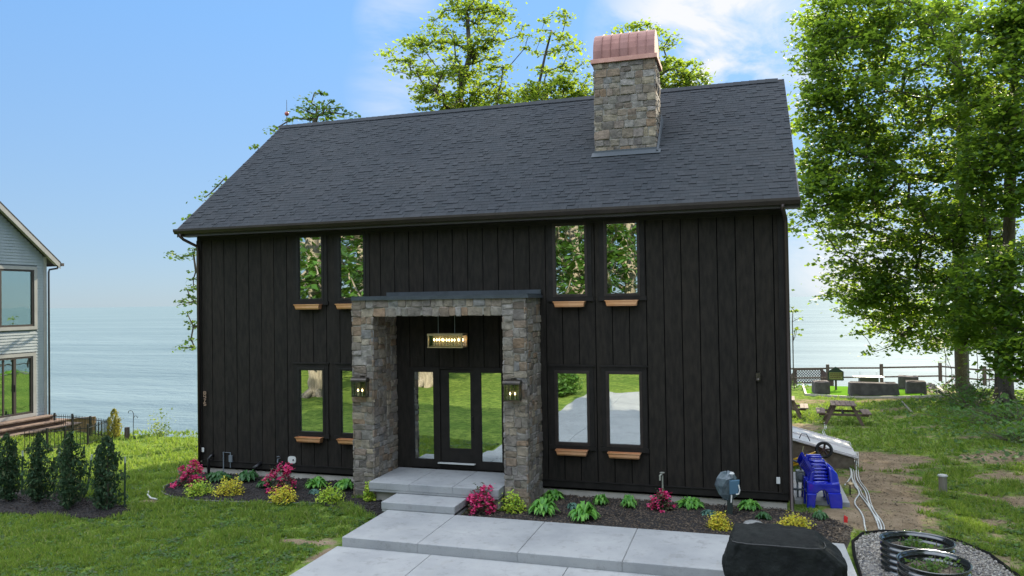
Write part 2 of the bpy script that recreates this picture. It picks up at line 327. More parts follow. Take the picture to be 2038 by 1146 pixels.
Fc=[(j*nx+i,j*nx+i+1,(j+1)*nx+i+1,(j+1)*nx+i) for j in range(len(ys)-1) for i in range(nx-1)]
gm=MB(); gm.v=V; gm.f=Fc; ground=gm.build('ground',ground_material(),smooth=True,kind='structure')
at_=ground.data.attributes.new('dirt','FLOAT','POINT'); at_.data.foreach_set('value',[max(dirt(v[0],v[1]),.9 if v[1]>yb(v[0])+1.2 else 0) for v in V])
def lake():
    mt=bpy.data.materials.new('lake_water'); mt.use_nodes=True; t=NT(mt.node_tree); t.n.clear()
    pos=t.new('ShaderNodeTexCoord').outputs['Object']
    df=t.new('ShaderNodeBsdfDiffuse'); t.put(df.inputs[0],t.mix(t.ramp(t.noise(t.mapping(pos,(.0012,.02,1),(0,0,.3)),1,6,.6),.35,.65),(.105,.15,.172),(.14,.19,.21)))
    gl=t.new('ShaderNodeBsdfGlossy'); gl.inputs['Roughness'].default_value=.5; gl.inputs[0].default_value=(.9,.95,1,1)
    b=t.new('ShaderNodeBump'); b.inputs['Strength'].default_value=1; b.inputs['Distance'].default_value=.8
    h=t.math('ADD',t.noise(t.mapping(pos,(.35,1.2,1),(0,0,.25)),.55,7,.7),t.math('MULTIPLY',t.noise(t.mapping(pos,(.4,1.3,1),(0,0,.3)),.05,4,.6),5.0)); t.put(b.inputs['Height'],h); t.l.new(b.outputs[0],df.inputs['Normal'])
    mx=t.new('ShaderNodeMixShader'); mx.inputs[0].default_value=.018; t.l.new(df.outputs[0],mx.inputs[1]); t.l.new(gl.outputs[0],mx.inputs[2])
    o=t.new('ShaderNodeOutputMaterial'); t.l.new(mx.outputs[0],o.inputs[0])
    m=MB().quad((-40000,16,-17),(40000,16,-17),(40000,50000,-17),(-40000,50000,-17)); m.build('lake',mt,kind='structure')
lake()
# ------------------------------------------------------------------ stone facing
def split(x,y,w,h,out,rng):
    if w>.36 or h>.23 or ((w>.26 and h>.14) and rng.random()<.45):
        if h>.23 and (w<.42 or rng.random()<.65):
            k=rng.uniform(.36,.64); split(x,y,w,h*k,out,rng); split(x,y+h*k,w,h*(1-k),out,rng)
        elif w>.24:
            k=rng.uniform(.34,.66); split(x,y,w*k,h,out,rng); split(x+w*k,y,w*(1-k),h,out,rng)
        else: out.append((x,y,w,h))
    else: out.append((x,y,w,h))
def stones(mb,org,ud,vd,w,h,rng,gap=.0045,depth=.020):
    org=Vector(org);ud=Vector(ud);vd=Vector(vd);nd=ud.cross(vd).normalized(); L=[]; split(0,0,w,h,L,rng)
    for (x,y,a,b) in L:
        j=lambda s=.009: rng.uniform(-s,s)
        e=gap; P=[(x+e+j(),y+e+j()),(x+a-e+j(),y+e+j()),(x+a-e+j(),y+b-e+j()),(x+e+j(),y+b-e+j())]
        # eight-sided outline with chipped corners
        o8=[]
        for k in range(4):
            p=P[k];q=P[(k+1)%4];pr=P[k-1]; c=rng.uniform(.006,.024)
            dl=lambda s,t_:((t_[0]-s[0]),(t_[1]-s[1]))
            d1=dl(p,pr);l1=math.hypot(*d1)+1e-6;d2=dl(p,q);l2=math.hypot(*d2)+1e-6
            o8.append((p[0]+d1[0]/l1*c,p[1]+d1[1]/l1*c)); o8.append((p[0]+d2[0]/l2*c,p[1]+d2[1]/l2*c))
            o8.append(((p[0]+q[0])/2+j(.006),(p[1]+q[1])/2+j(.006)))
        cx=sum(p[0] for p in o8)/12;cy=sum(p[1] for p in o8)/12; d=depth*rng.uniform(.55,1.25); tx=rng.uniform(-.12,.12);ty=rng.uniform(-.12,.12)
        i=len(mb.v); n=12
        for s_,dz in((1,-.01),(1,d*.55),(.86,d)):
            for p in o8:
                qx=cx+(p[0]-cx)*s_;qy=cy+(p[1]-cy)*s_
                if s_<1: qx+=j(.006);qy+=j(.006)
                z=dz+(tx*(p[0]-cx)+ty*(p[1]-cy) if dz>0 else 0)+(j(.005) if s_<1 else 0); mb.v.append(tuple(org+ud*qx+vd*qy+nd*z))
        for r_ in range(2):
            for k in range(n): A=i+r_*n+k;B=i+r_*n+(k+1)%n; mb.f.append((A,B,B+n,A+n))
        mb.v.append(tuple(org+ud*cx+vd*cy+nd*(d*rng.uniform(.9,1.35)))); c_=len(mb.v)-1
        for k in range(n): mb.f.append((i+2*n+k,i+2*n+(k+1)%n,c_))
# ------------------------------------------------------------------ the dark barn house
WX,DP,WH=13.72,8.0,5.8; RZ,RY=9.32,4.0; EZ=5.845; OV=.4
SL=(RZ-EZ)/(RY+OV)
house=empty('house',(0,0,0),'large black timber house with steep shingle roof beside the lake','house',absolute=True)
def siding():
    m=MB(); ops=[]   # window / door openings (x0,x1,z0,z1)
    wins=[(2.87,3.48,.95,2.39),(3.97,4.58,.95,2.39),(9.14,9.77,.95,2.40),(10.24,10.87,.95,2.40),(2.87,3.48,4.08,5.53),(3.97,4.58,4.08,5.53),(9.14,9.77,4.08,5.53),(10.24,10.87,4.08,5.53)]
    door=(5.72,7.98,.27,2.50)
    for a in wins: ops.append((a[0]-.06,a[1]+.06,a[2]-.06,a[3]+.06))
    ops.append(door)
    p=.355; x=.0; rng=random.Random(3)
    edges=[0]+[.04+p*k for k in range(1,39)]+[WX]
    for a,b in zip(edges[:-1],edges[1:]):
        a2,b2=a+.009,b-.009
        # cut the board at openings
        cuts=sorted({a2,b2,*[v for o in ops for v in(o[0],o[1]) if a2<v<b2]})
        off=rng.uniform(-.003,.003)
        for c0,c1 in zip(cuts[:-1],cuts[1:]):
            mid=(c0+c1)/2; zz=[(.0,WH)]
            for o in ops:
                if o[0]<=mid<=o[1]:
                    nz=[]
                    for z0,z1 in zz:
                        if o[2]>z0: nz.append((z0,min(z1,o[2])))
                        if o[3]<z1: nz.append((max(z0,o[3]),z1))
                        if o[2]>=z1 or o[3]<=z0: nz=nz or [(z0,z1)]
                    zz=[q for q in nz if q[1]-q[0]>.001]
            for z0,z1 in zz: m.box(c0,-.022+off,z0,c1,.0,z1)
    m.build('siding',WOODBLK,house)
    for xx in edges[1:-1]:
        pass
    # backing wall with holes: horizontal strips
    b=MB(); zs=sorted({-.05,WH,*[v for o in ops for v in o[2:]]})
    for z0,z1 in zip(zs[:-1],zs[1:]):
        zm=(z0+z1)/2; hs=sorted([(o[0],o[1]) for o in ops if o[2]<=zm<=o[3]]); x=0
        for h in hs:
            if h[0]>x: b.box(x,.001,z0,h[0],.14,z1)
            x=max(x,h[1])
        if x<WX: b.box(x,.001,z0,WX,.14,z1)
    # side and rear walls, gables
    for X0,X1 in((0,.14),(WX-.14,WX)):
        pts=[(X0,.142,-.05),(X0,DP-.142,-.05),(X0,DP-.142,WH+.2),(X0,RY,RZ-.12),(X0,.142,WH+.2)]
        b.prism(pts,(X1-X0,0,0))
    b.box(0,DP-.14,-.05,WX,DP,WH)
    b.build('wall',mat('siding_groove',(.0025,.0025,.0025),1,spec=0),house)
    for X0,s in((-.0,-1),(WX,1)):   # side wall boards
        m2=MB(); y=.0
        while y<DP-.05:
            top=min(EZ+SL*(min(y+.17,DP-y-.17)+OV)-.25,RZ-.3); xa=X0 if s>0 else X0-.02; m2.box(xa,y+.007,.0,xa+.02,min(y+.348,DP),top); y+=.355
        m2.build('side_siding',WOODBLK,house)
    f=MB(); f.box(.03,.03,-3.5,WX-.03,DP-.03,-.052); f.build('foundation',CONCSIDE,house)
    k=MB(); k.box(-.03,-.045,0.0,5.72,-.0225,.13); k.box(7.98,-.045,0.0,WX+.03,-.0225,.13)
    for (x0,x1) in((0,5.72),(7.98,WX)): k.box(x0,-.06,.132,x1,-.024,.15)
    k.box(-.02,-.05,5.57,WX+.02,-.024,5.80)  # frieze
    k.box(-.03,-.06,.151,.10,-.0235,5.568); k.box(WX-.10,-.06,.151,WX+.03,-.0235,5.568)
    k.build('trim_boards',TRIM,house)
    rooms=MB()
    rooms.box(.16,1.8,-.04,WX-.16,1.9,5.75); rooms.box(.16,.15,2.75,WX-.16,1.79,2.85)
    rooms.box(.16,.15,-.04,WX-.16,1.79,.0)
    rooms.build('interior_wall',DARKIN,house)
    fm=mat('window_frame_dark',(.008,.007,.006),.6,(.014,.012,.010),8,spec=.3)
    fm2=mat('window_frame_brown',(.022,.016,.013),.6,(.032,.024,.02),8,spec=.3)
    for i,(x0,x1,z0,z1) in enumerate(wins):
        w=MB(); o=.06
        w.box(x0-o,-.055,z0-o,x0,.10,z1+o); w.box(x1,-.055,z0-o,x1+o,.10,z1+o); w.box(x0,-.0545,z0-o,x1,.10,z0); w.box(x0,-.0545,z1,x1,.10,z1+o)
        wo=w.build('window',fm2 if x0>9 else fm,house,bevel=.006)
        MB().box(x0+.001,-.012,z0+.001,x1-.001,-.006,z1-.001).build('pane',GLASS,wo)
        c=MB(); q=.15; c.box(x0-q,-.044,z0-q,x0-o-.001,-.0235,z1+q); c.box(x1+o+.001,-.044,z0-q,x1+q,-.0235,z1+q); c.box(x0-o,-.0435,z1+o+.001,x1+o,-.0235,z1+q); c.box(x0-q-.03,-.07,z0-q-.001,x1+q+.03,-.0235,z0-o-.001); c.box(x0-q-.03,-.065,z1+q+.001,x1+q+.03,-.0235,z1+q+.035)
        c.build('casing',TRIM,wo)
    # entry: two sidelights and a glazed door, slab 2.03 m
    e=MB(); x0,x1,z0,z1=door
    e.box(x0,-.06,z0,5.82,.12,z1); e.box(6.29,-.06,z0,6.45,.12,z1); e.box(7.26,-.06,z0,7.42,.12,z1); e.box(7.89,-.06,z0,x1,.12,z1)
    for a,b in((5.82,6.29),(7.42,7.89)): e.box(a,-.0595,z0,b,.12,.45); e.box(a,-.0595,2.39,b,.12,z1)
    e.box(6.45,-.0595,2.46,7.26,.12,z1); e.box(6.45,-.05,z0,7.26,.12,.395)
    ef=e.build('door_frame',TRIM,house,bevel=.005)
    for a,b in((5.82,6.29),(7.42,7.89)): MB().box(a+.001,-.03,.451,b-.001,-.022,2.389).build('sidelight_pane',GLASS,ef)
    d=MB(); d.box(6.452,-.02,.40,6.65,.03,2.455); d.box(7.16,-.02,.40,7.258,.03,2.455); d.box(6.65,-.0195,.40,7.16,.03,.71); d.box(6.65,-.0195,2.38,7.16,.03,2.455)
    do=d.build('door',TRIM,house,bevel=.004)
    MB().box(6.651,-.004,.711,7.159,.004,2.379).build('door_pane',GLASS,do)
    hd=MB(); hd.tube([(7.21,-.02,1.42),(7.21,-.07,1.42),(7.21,-.07,1.12),(7.21,-.02,1.12)],.01); hd.build('handle',BLKMET,do)
    MB().box(6.42,-.16,.385,7.28,-.0505,.40).build('threshold',mat('aluminium_threshold',(.6,.6,.58),.4),house)
siding()
def roof():
    def P(x,y,up=0):   # front slope
        n=Vector((0,-SL,1)).normalized(); yy=y; z=EZ+SL*(min(y,2*RY-y)+OV)
        if y>RY: n=Vector((0,SL,1)).normalized()
        return Vector((x,y,z))+n*up
    X0,X1=-.27,WX+.27
    m=MB()
    m.hexa([P(X0,-OV,-.13),P(X1,-OV,-.13),P(X1,RY-.0,-.13),P(X0,RY,-.13),P(X0,-OV,0),P(X1,-OV,0),P(X1,RY,0),P(X0,RY,0)])
    m.hexa([P(X0,RY+.001,-.13),P(X1,RY+.001,-.13),P(X1,DP+OV,-.13),P(X0,DP+OV,-.13),P(X0,RY+.001,0),P(X1,RY+.001,0),P(X1,DP+OV,0),P(X0,DP+OV,0)])
    r=m.build('roof',ROOFDK,house)
    dark=[]; s=MB(); rng=random.Random(5); L=math.hypot(RY+OV,RZ-EZ); ex=.12; n=int(L/ex)+1; cs=(RY+OV)/L
    for side in(0,1):
        for k in range(n):
            a=k*ex; b=min(a+ex+.06,L)
            x=X0-.02
            while x<X1+.02:
                w=rng.choice((.10,.13,.16,.22,.14)); x2=min(x+w,X1+.02)
                t=rng.choice((.008,.009,.010,.018))+rng.uniform(0,.002); dd=rng.uniform(-.002,.0)
                y0=-OV-.03*(k==0)+(a+dd)*cs; y1=-OV+b*cs
                if side: y0,y1=2*RY-y0,2*RY-y1
                g=.0015
                if side==0 or k>n-3 or True:
                    i=len(s.v); s.v+=[tuple(P(x+g,y0,.001)),tuple(P(x2-g,y0,.001)),tuple(P(x+g,y0,t)),tuple(P(x2-g,y0,t)),tuple(P(x+g,y1,.004)),tuple(P(x2-g,y1,.004))]
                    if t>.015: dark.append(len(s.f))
                    s.f+=[(i,i+1,i+3,i+2),(i+2,i+3,i+5,i+4),(i,i+2,i+4),(i+1,i+5,i+3)]
                x=x2
            if side: 
                pass
    x=X0-.03
    while x+.3<X1+.03:   # ridge caps
        z=RZ+.045; s.v+=[(x,RY-.16,RZ-.085),(x+.3,RY-.16,RZ-.095),(x+.3,RY,z-.012),(x,RY,z),(x,RY+.16,RZ-.085),(x+.3,RY+.16,RZ-.095)]; i=len(s.v)-6; s.f+=[(i,i+1,i+2,i+3),(i+3,i+2,i+5,i+4)]; x+=.19
    so_=s.build('shingles',SHING,r); so_.data.materials.append(mat('shingle_butt_shadow',(.012,.013,.016),.95))
    for q in dark: so_.data.polygons[q].material_index=1  # dark asphalt butts, coloured to draw the shadow dashes of thick tabs
    g=MB()  # gutter (K profile) along the front eave
    y=-OV-.035; z=EZ-.02
    for yy,off in((y,0),):
        pr=[(yy,z-.12),(yy-.07,z-.12),(yy-.12,z-.05),(yy-.12,z),(yy-.105,z),(yy-.10,z-.04),(yy-.06,z-.105),(yy-.012,z-.105),(yy-.012,z),(yy,z)]
        g.prism([(X0-.03,a,b) for a,b in pr],(X1-X0+.06,0,0))
    g.build('gutter',mat('dark_bronze_gutter',(.03,.022,.018),.4,(.042,.032,.026),3,metal=.3),house)
    fa=MB(); fa.box(X0,-OV-.03,EZ-.20,X1,-OV+.0,EZ-.03); fa.box(X0+.002,-OV+.003,EZ-.19,X1-.002,-.051,EZ-.165)
    for X in(X0-.025,X1+.001):
        for s_ in(1,-1):
            ya,yb_=(-OV-.02,RY) if s_>0 else (DP+OV+.02,RY+.001)
            fa.hexa([(X,ya,EZ-.21),(X+.024,ya,EZ-.21),(X+.024,yb_,RZ-.22),(X,yb_,RZ-.22),(X,ya,EZ+.0),(X+.024,ya,EZ+.0),(X+.024,yb_,RZ+.0),(X,yb_,RZ+.0)])
    fa.build('fascia',mat('dark_bronze_fascia',(.025,.02,.018),.5),house)
    ds=MB(); ds.tube([(-.14,-OV-.09,EZ-.13),(-.14,-OV-.09,EZ-.20),(-.10,-OV-.02,EZ-.27),(.04,-.12,EZ-.42),(.05,-.10,EZ-.52),(.05,-.10,.0)],.036,8); ds.build('downspout',mat('brown_downspout',(.05,.035,.03),.4,metal=.3),house,smooth=True)
    ds=MB(); ds.tube([(13.70,-OV-.09,EZ-.13),(13.70,-OV-.09,EZ-.20),(13.76,-.16,EZ-.36),(13.77,-.11,EZ-.46),(13.77,-.11,-.12),(13.79,-.3,-.2)],.04,8); ds.build('downspout',MATS['brown_downspout'],house,smooth=True)
    rd=MB(); rd.tube([(-.10,RY,RZ+.03),(-.10,RY,RZ+.80)],[.012,.006],6); rd.tube([(-.2,RY,RZ+.03),(0,RY,RZ+.03)],.015,6); ro=rd.build('lightning_rod',BLKMET,house)
    b=MB(); b.lathe((-.10,RY,RZ+.38),[(.001,-.07),(.05,-.05),(.07,0),(.05,.05),(.001,.07)],12); b.build('glass_ball',mat('red_glass_ball',(.35,.08,.06),.2),ro,smooth=True)
    # chimney
    cx0,cx1,cy0,cy1,ct=9.745,11.155,1.45,2.50,9.38
    c=MB(); c.box(cx0+.02,cy0+.02,6.6,cx1-.02,cy1-.02,ct); ch=c.build('chimney',MORTAR,r)
    st=MB(); rg=random.Random(8); zb=EZ+SL*(cy0+OV)-.0
    stones(st,(cx0,cy0+.02,zb),(1,0,0),(0,0,1),cx1-cx0,ct-zb,rg)
    stones(st,(cx1-.02,cy0,zb),(0,1,0),(0,0,1),cy1-cy0,ct-zb,rg); stones(st,(cx0+.02,cy1,zb),(0,-1,0),(0,0,1),cy1-cy0,ct-zb,rg)
    st.build('stone_facing',STONE,ch)
    cp=MB(); rr=(cy1-cy0)/2+.02; mid=(cy0+cy1)/2; hh=.70; base=ct+.10; N=7
    for k in range(N):
        a=cx0-.0+(cx1-cx0)*k/N+.004; b2=cx0+(cx1-cx0)*(k+1)/N-.004; n=14
        for j in range(n):
            t0,t1=math.pi*j/n,math.pi*(j+1)/n
            q=[(mid-rr*math.cos(t),base+hh*math.sin(t)**.85) for t in(t0,t1)]
            if j==0: i0=len(cp.v); cp.v+=[(a,q[0][0],q[0][1]),(b2,q[0][0],q[0][1])]
            i=len(cp.v); cp.v+=[(a,q[1][0],q[1][1]),(b2,q[1][0],q[1][1])]; cp.f.append((i-2,i-1,i+1,i))
        # standing seam
        for j in range(n):
            t0,t1=math.pi*j/n,math.pi*(j+1)/n
            if k<N-1:
                A=[(mid-(rr+d)*math.cos(t),base+(hh+d)*max(0,math.sin(t))**.85) for t in(t0,t1) for d in(-.01,.022)]
                xx=b2+.004; cp.hexa([(xx-.004,A[0][0],A[0][1]),(xx+.004,A[0][0],A[0][1]),(xx+.004,A[2][0],A[2][1]),(xx-.004,A[2][0],A[2][1]),(xx-.004,A[1][0],A[1][1]),(xx+.004,A[1][0],A[1][1]),(xx+.004,A[3][0],A[3][1]),(xx-.004,A[3][0],A[3][1])])
    for xx in(cx0+.01,cx1-.01): cp.poly([(xx,mid-(rr-.01)*math.cos(math.pi*j/14),base+hh*.99*math.sin(math.pi*j/14)**.85) for j in range(15)])
    cp.build('copper_hood',COPPER,ch)
    bd=MB(); bd.box(cx0-.05,cy0-.05,ct+.001,cx1+.05,cy1+.05,ct+.10); bd.build('copper_band',mat('copper_band_metal',(.42,.21,.16),.55,(.50,.27,.21),4,metal=.4),ch,bevel=.004)
    fl=MB(); n_=Vector((0,-SL,1)).normalized()
    fl.hexa([P(cx0-.05,cy0-.16,.024),P(cx1+.1,cy0-.16,.024),P(cx1+.1,cy0-.01,.024),P(cx0-.05,cy0-.01,.024),P(cx0-.05,cy0-.16,.03),P(cx1+.1,cy0-.16,.03),P(cx1+.1,cy0-.01,.03),P(cx0-.05,cy0-.01,.03)])
    fl.box(cx0-.02,cy0-.022,P(0,cy0).z-.01,cx1+.02,cy0-.016,P(0,cy0).z+.06)
    fl.hexa([P(cx1+.0,cy0-.1,.025),P(cx1+.06,cy0-.1,.025),P(cx1+.06,cy1+.1,.025),P(cx1+.0,cy1+.1,.025),P(cx1+.012,cy0-.1,.07),P(cx1+.02,cy0-.1,.07),P(cx1+.02,cy1+.1,.16),P(cx1+.012,cy1+.1,.16)])
    fl.build('flashing',mat('lead_flashing',(.07,.08,.09),.7,metal=.2),ch)
roof()
def portico():
    x1,x2,xi1,xi2,Pd,zt,zi=4.89,8.80,5.41,8.29,1.19,4.04,3.66
    m=MB(); e=.03
    m.box(x1+e,-Pd+e,-.6,xi1-e,-.023,zt-e); m.box(xi2+e,-Pd+e,-.6,x2-e,-.023,zt-e); m.box(xi1-e+.001,-Pd+e,zi+e,xi2+e-.001,-Pd+.35,zt-e-.001)
    p=m.build('stone_portico',MORTAR,house)
    s=MB(); rg=random.Random(21)
    stones(s,(x1,-Pd+e,-.35),(1,0,0),(0,0,1),xi1-x1,zt+.35,rg); stones(s,(xi2,-Pd+e,-.35),(1,0,0),(0,0,1),x2-xi2,zt+.35,rg)
    stones(s,(xi1,-Pd+e,zi),(1,0,0),(0,0,1),xi2-xi1,zt-zi,rg)
    stones(s,(x2-e,-Pd,-.35),(0,1,0),(0,0,1),Pd-.02,zt+.35,rg); stones(s,(xi1-e,-Pd,-.0),(0,1,0),(0,0,1),Pd-.02,zi,rg)
    stones(s,(x1+e,-.02,-.35),(0,-1,0),(0,0,1),Pd-.02,zt+.35,rg); stones(s,(xi2+e,-.02,0),(0,-1,0),(0,0,1),Pd-.02,zi,rg)
    s.build('stone_facing',STONE,p)
    c=MB(); c.box(x1+.02,-Pd-.03,zt-.028,x2+.06,-.05,zt+.03); c.box(x1+.0,-Pd+.02,zt+.031,x2+.03,-.055,zt+.06); c.box(x1+.3,-.10,zt+.062,x2+.02,-.046,zt+.15)
    c.build('portico_cap',mat('blue_grey_metal_cap',(.03,.038,.045),.5,(.045,.055,.065),5),p)
    MB().box(xi1-.02,-Pd+.36,zi+.05,xi2+.02,-.06,zi+.08).build('portico_ceiling',TRIM,p)
portico()
# fixtures fastened to the house front
def fixtures():
    m=MB(); m.box(.09,-.075,.34,.16,-.061,.45); m.build('outlet_cover',WHITEPL,house,bevel=.005)
    m=MB(); m.box(13.50,-.04,.31,13.57,-.0235,.44); m.build('outlet_cover',WHITEPL,house,bevel=.005)
    m=MB(); N=20; m.prism([(2.63+.11*(abs(math.cos(t))**.6)*(1 if math.cos(t)>0 else -1),-.04,.26+.085*(abs(math.sin(t))**.6)*(1 if math.sin(t)>0 else -1)) for t in[2*math.pi*k/N for k in range(N)]],(0,.016,0)); v=m.build('vent_cover',WHITEPL,house,bevel=.003)
    MB().lathe((2.67,-.05,.26),[(.001,-.008),(.018,-.006),(.02,.008)],12,'y').build('vent_knob',BLKMET,v)
    m=MB(); m.tube([(.40,-.03,.28),(.40,-.10,.27),(.34,-.13,.20),(.34,-.13,-.18)],.035,10); m.build('elbow_pipe',BLKMET,house,smooth=True)
    m=MB(); m.tube([(.72,-.06,-.15),(.72,-.06,.36),(.92,-.06,.36),(.92,-.06,.0)],.014,8); m.box(.90,-.10,.14,.99,-.061,.30); m.build('conduit',GREYPIPE,house)
    m=MB(); m.tube([(1.76,-.03,.14),(1.76,-.16,.10),(1.70,-.22,.04)],[.05,.045,.055],10); m.build('vent_pipe',BLKMET,house,smooth=True)
    m=MB(); m.tube([(2.30,-.03,.28),(2.30,-.12,.28),(2.30,-.13,.20)],.014,8); m.lathe((2.30,-.10,.33),[(.001,0),(.035,0),(.035,.01),(.001,.012)],10); m.build('hose_bib',GREYPIPE,house)
    m=MB(); m.box(13.16,-.10,2.33,13.24,-.024,2.47); m.lathe((13.2,-.07,2.31),[(.001,0),(.045,0),(.05,.03),(.03,.06)],10); m.build('wall_sensor',BRONZE,house)
    m=MB(); m.tube([(11.31,-.06,-.1),(11.31,-.06,.36)],.017,8); m.tube([(11.31,-.10,.40),(11.27,-.15,.38),(11.27,-.15,.28)],.02,8); m.lathe((11.31,-.10,.42),[(.001,0),(.05,0),(.05,.012),(.001,.014)],12); m.build('spigot',mat('brass_spigot',(.5,.5,.42),.4,metal=.5),house,smooth=False)
    # vertical copper house numbers (unreadably small in the photo: bronze figures on end)
    m=MB(); z=1.83
    segs={'3':[(0,0,1,0),(1,0,1,2),(0,1,1,1),(0,2,1,2)],'4':[(0,0,0,1),(0,1,1,1),(1,0,1,2)],'7':[(0,0,1,0),(1,0,.3,2)],'5':[(1,0,0,0),(0,0,0,1),(0,1,1,1),(1,1,1,2),(1,2,0,2)]}
    for ch in '8475':
        sg=segs.get(ch,[(0,0,1,0),(1,0,1,2),(0,0,0,2),(0,1,1,1),(0,2,1,2)])
        for a,b,c,d in sg: m.beam((.165+a*.06,-.07,z-b*.034),(.165+c*.06,-.07,z-d*.034),.018,.012,(0,1,0))
        z-=.09
    m.build('house_number',mat('rose_bronze',(.42,.27,.2),.45,metal=.4),house)
fixtures()
# ------------------------------------------------------------------ copper window boxes, lanterns, chandelier
bx=[(3.175,3.97,'upper far left window, left of the portico'),(4.275,3.97,'upper window whose box tucks behind the portico top'),(9.455,3.95,'upper window just right of the portico'),(10.555,3.96,'upper window farthest right'),
    (3.175,.86,'lower far left window, left of the portico'),(4.275,.86,'lower window half hidden by the left stone pier'),(9.455,.84,'lower window just right of the portico'),(10.555,.83,'lower window farthest right')]
proto=None
for i,(x,z,lb) in enumerate(bx):
    if proto is None:
        o=empty('window_box',(x,-.07,z-.14),'', 'window box')
        m=MB(); w0,w1=.305,.332; d=.15; h=.115
        for a,b in((0,1),):
            B=[(-w0,-.0,0),(w0,0,0),(w0,-d*.75,0),(-w0,-d*.75,0)]; T=[(-w1,0,h),(w1,0,h),(w1,-d,h),(-w1,-d,h)]
            m.poly(B[::-1]); 
            for k in range(4): j=(k+1)%4; m.quad(B[j],B[k],T[k],T[j])
            I=[(-w1+.012,-.012,h),(w1-.012,-.012,h),(w1-.012,-d+.012,h),(-w1+.012,-d+.012,h)]; J=[(p[0]*.95,p[1],.03) for p in I]
            for k in range(4): j=(k+1)%4; m.quad(T[k],T[j],I[j],I[k]); m.quad(I[k],I[j],J[j],J[k])
            m.poly(J)
        m.build('planter_shell',COPNEW,o)
        r=MB(); r.box(-w1-.008,-d-.008,h-.014,w1+.008,-d-.001,h+.004); r.box(-w1-.009,-d-.008,h-.014,-w1-.001,0,h+.004); r.box(w1+.001,-d-.008,h-.014,w1+.009,0,h+.004); r.build('rim',COPNEW,o)
        MB().box(-.25,-.0,.02,-.22,.026,.12).build('bracket',BLKMET,o); MB().box(.22,-.0,.02,.25,.026,.12).build('bracket',BLKMET,o); proto=o
    else: o=copy_tree(proto)
    o.location=(x,-.07,z-.14); tag(o,'copper planter box under the '+lb,'window box','copper boxes below the windows')
def lantern():
    o=empty('wall_lantern',(0,0,0),'','wall lantern')
    w,d,h=.16,.13,.30
    m=MB(); m.box(-.06,.0,.0,.06,.012,.42); m.build('back_plate',BRONZE,o)
    m=MB()
    for sx in(-1,1):
        for y in(-.03,-.03-d*1.0): m.box(sx*w-.008 if sx>0 else -w-.008,y-.008,0,sx*w+.008 if sx>0 else -w+.008,y+.008,h)
        m.box(sx*.055-.006,-.03-d-.008,0.0,sx*.055+.006,-.03-d+.004,h)
    m.box(-w-.012,-.04-d,-.018,w+.012,-.02,-.001); m.box(-w-.012,-.04-d,h+.001,w+.012,-.02,h+.018)
    m.build('cage',BRONZE,o)
    m=MB(); n=8; pts=[]
    for j in range(n+1): t=math.pi*j/n; pts.append((0,-.03-d/2-(d/2+.03)*math.cos(t),h+.02+.075*math.sin(t)))
    m.prism([(-w-.02,p[1],p[2]) for p in pts],(2*w+.04,0,0)); m.tube([(0,-.03-d/2,h+.09),(0,-.03,h+.115),(0,.0,h+.09)],.008); m.build('curved_top',BRONZE,o)
    m=MB(); m.box(-w+.010,-.03-d-.002,.001,w-.010,-.03-d+.001,h-.001); m.box(-w-.001,-.02-d,.001,-w+.001,-.04,h-.001); m.box(w-.001,-.02-d,.001,w+.001,-.04,h-.001); m.build('glass',LGLASS,o)
    for x in(-.05,.05): MB().lathe((x,-.03-d/2,.0),[(.012,0),(.012,.09),(.001,.092)],8).build('candle_sleeve',CANDLE,o)
    for x in(-.05,.05): MB().lathe((x,-.03-d/2,.093),[(.001,0),(.014,.015),(.016,.03),(.001,.06)],8).build('bulb',BULB,o,smooth=True)
    return o
L0=lantern(); L0.location=(5.15,-1.205,1.99); L0['label']='curved-top bronze wall lantern on the left stone pier'; L0['group']='lanterns on the stone piers'
L1=copy_tree(L0); L1.location=(8.53,-1.205,1.99); L1['label']='curved-top bronze wall lantern on the right stone pier'
def chandelier():
    o=empty('hanging_lantern',(6.88,-.62,3.0),'rectangular brass lantern with lit candle bulbs hanging in the portico','chandelier')
    w,d,h=.385,.14,.24
    m=MB()
    for sx in(-1,1):
        for sy in(-1,1): m.box(sx*w-.012,sy*d-.012,0,sx*w+.012,sy*d+.012,h)
    for z0,z1 in((-.02,0),(h,h+.04)):
        m.box(-w-.02,-d-.02,z0,w+.02,-d+.01,z1); m.box(-w-.02,d-.01,z0,w+.02,d+.02,z1); m.box(-w-.02,-d+.01,z0,-w+.01,d-.01,z1); m.box(w-.01,-d+.01,z0,w+.02,d-.01,z1)
    m.build('frame',BRASS,o)
    m=MB(); m.box(-w+.012,-d+.012,h+.01,w-.012,d-.012,h+.02); m.build('tray',BRASS,o); MB().box(-w+.012,-.06,.003,w-.012,.06,.018).build('tray',BRASS,o); MB().box(-w+.013,d-.012,.001,w-.013,d-.006,h-.001).build('reeded_glass_back',mat('frosted_glass',(.22,.19,.15),.4,(.36,.32,.27),40,stretch=(1,1,.05)),o)
    for s in(-.21,.17): MB().tube([(s,0,h+.02),(s,0,.68)],.006,6).build('suspension_rod',GREYPIPE,o)
    for s in(-.33,-.27,-.21,-.14,-.07,0,.06,.12,.18,.23,.28,.33):
        MB().lathe((s,(-.05 if s*100%2<1 else .05),.02),[(.010,0),(.010,.09),(.001,.092)],8).build('candle_sleeve',CANDLE,o)
        MB().lathe((s,(-.05 if s*100%2<1 else .05),.113),[(.001,0),(.014,.015),(.016,.03),(.001,.06)],8).build('bulb',BULB,o,smooth=True)
    m=MB(); m.box(-w+.013,-d-.001,.001,w-.013,-d+.001,h-.001); m.build('glass',LGLASS,o)
chandelier()
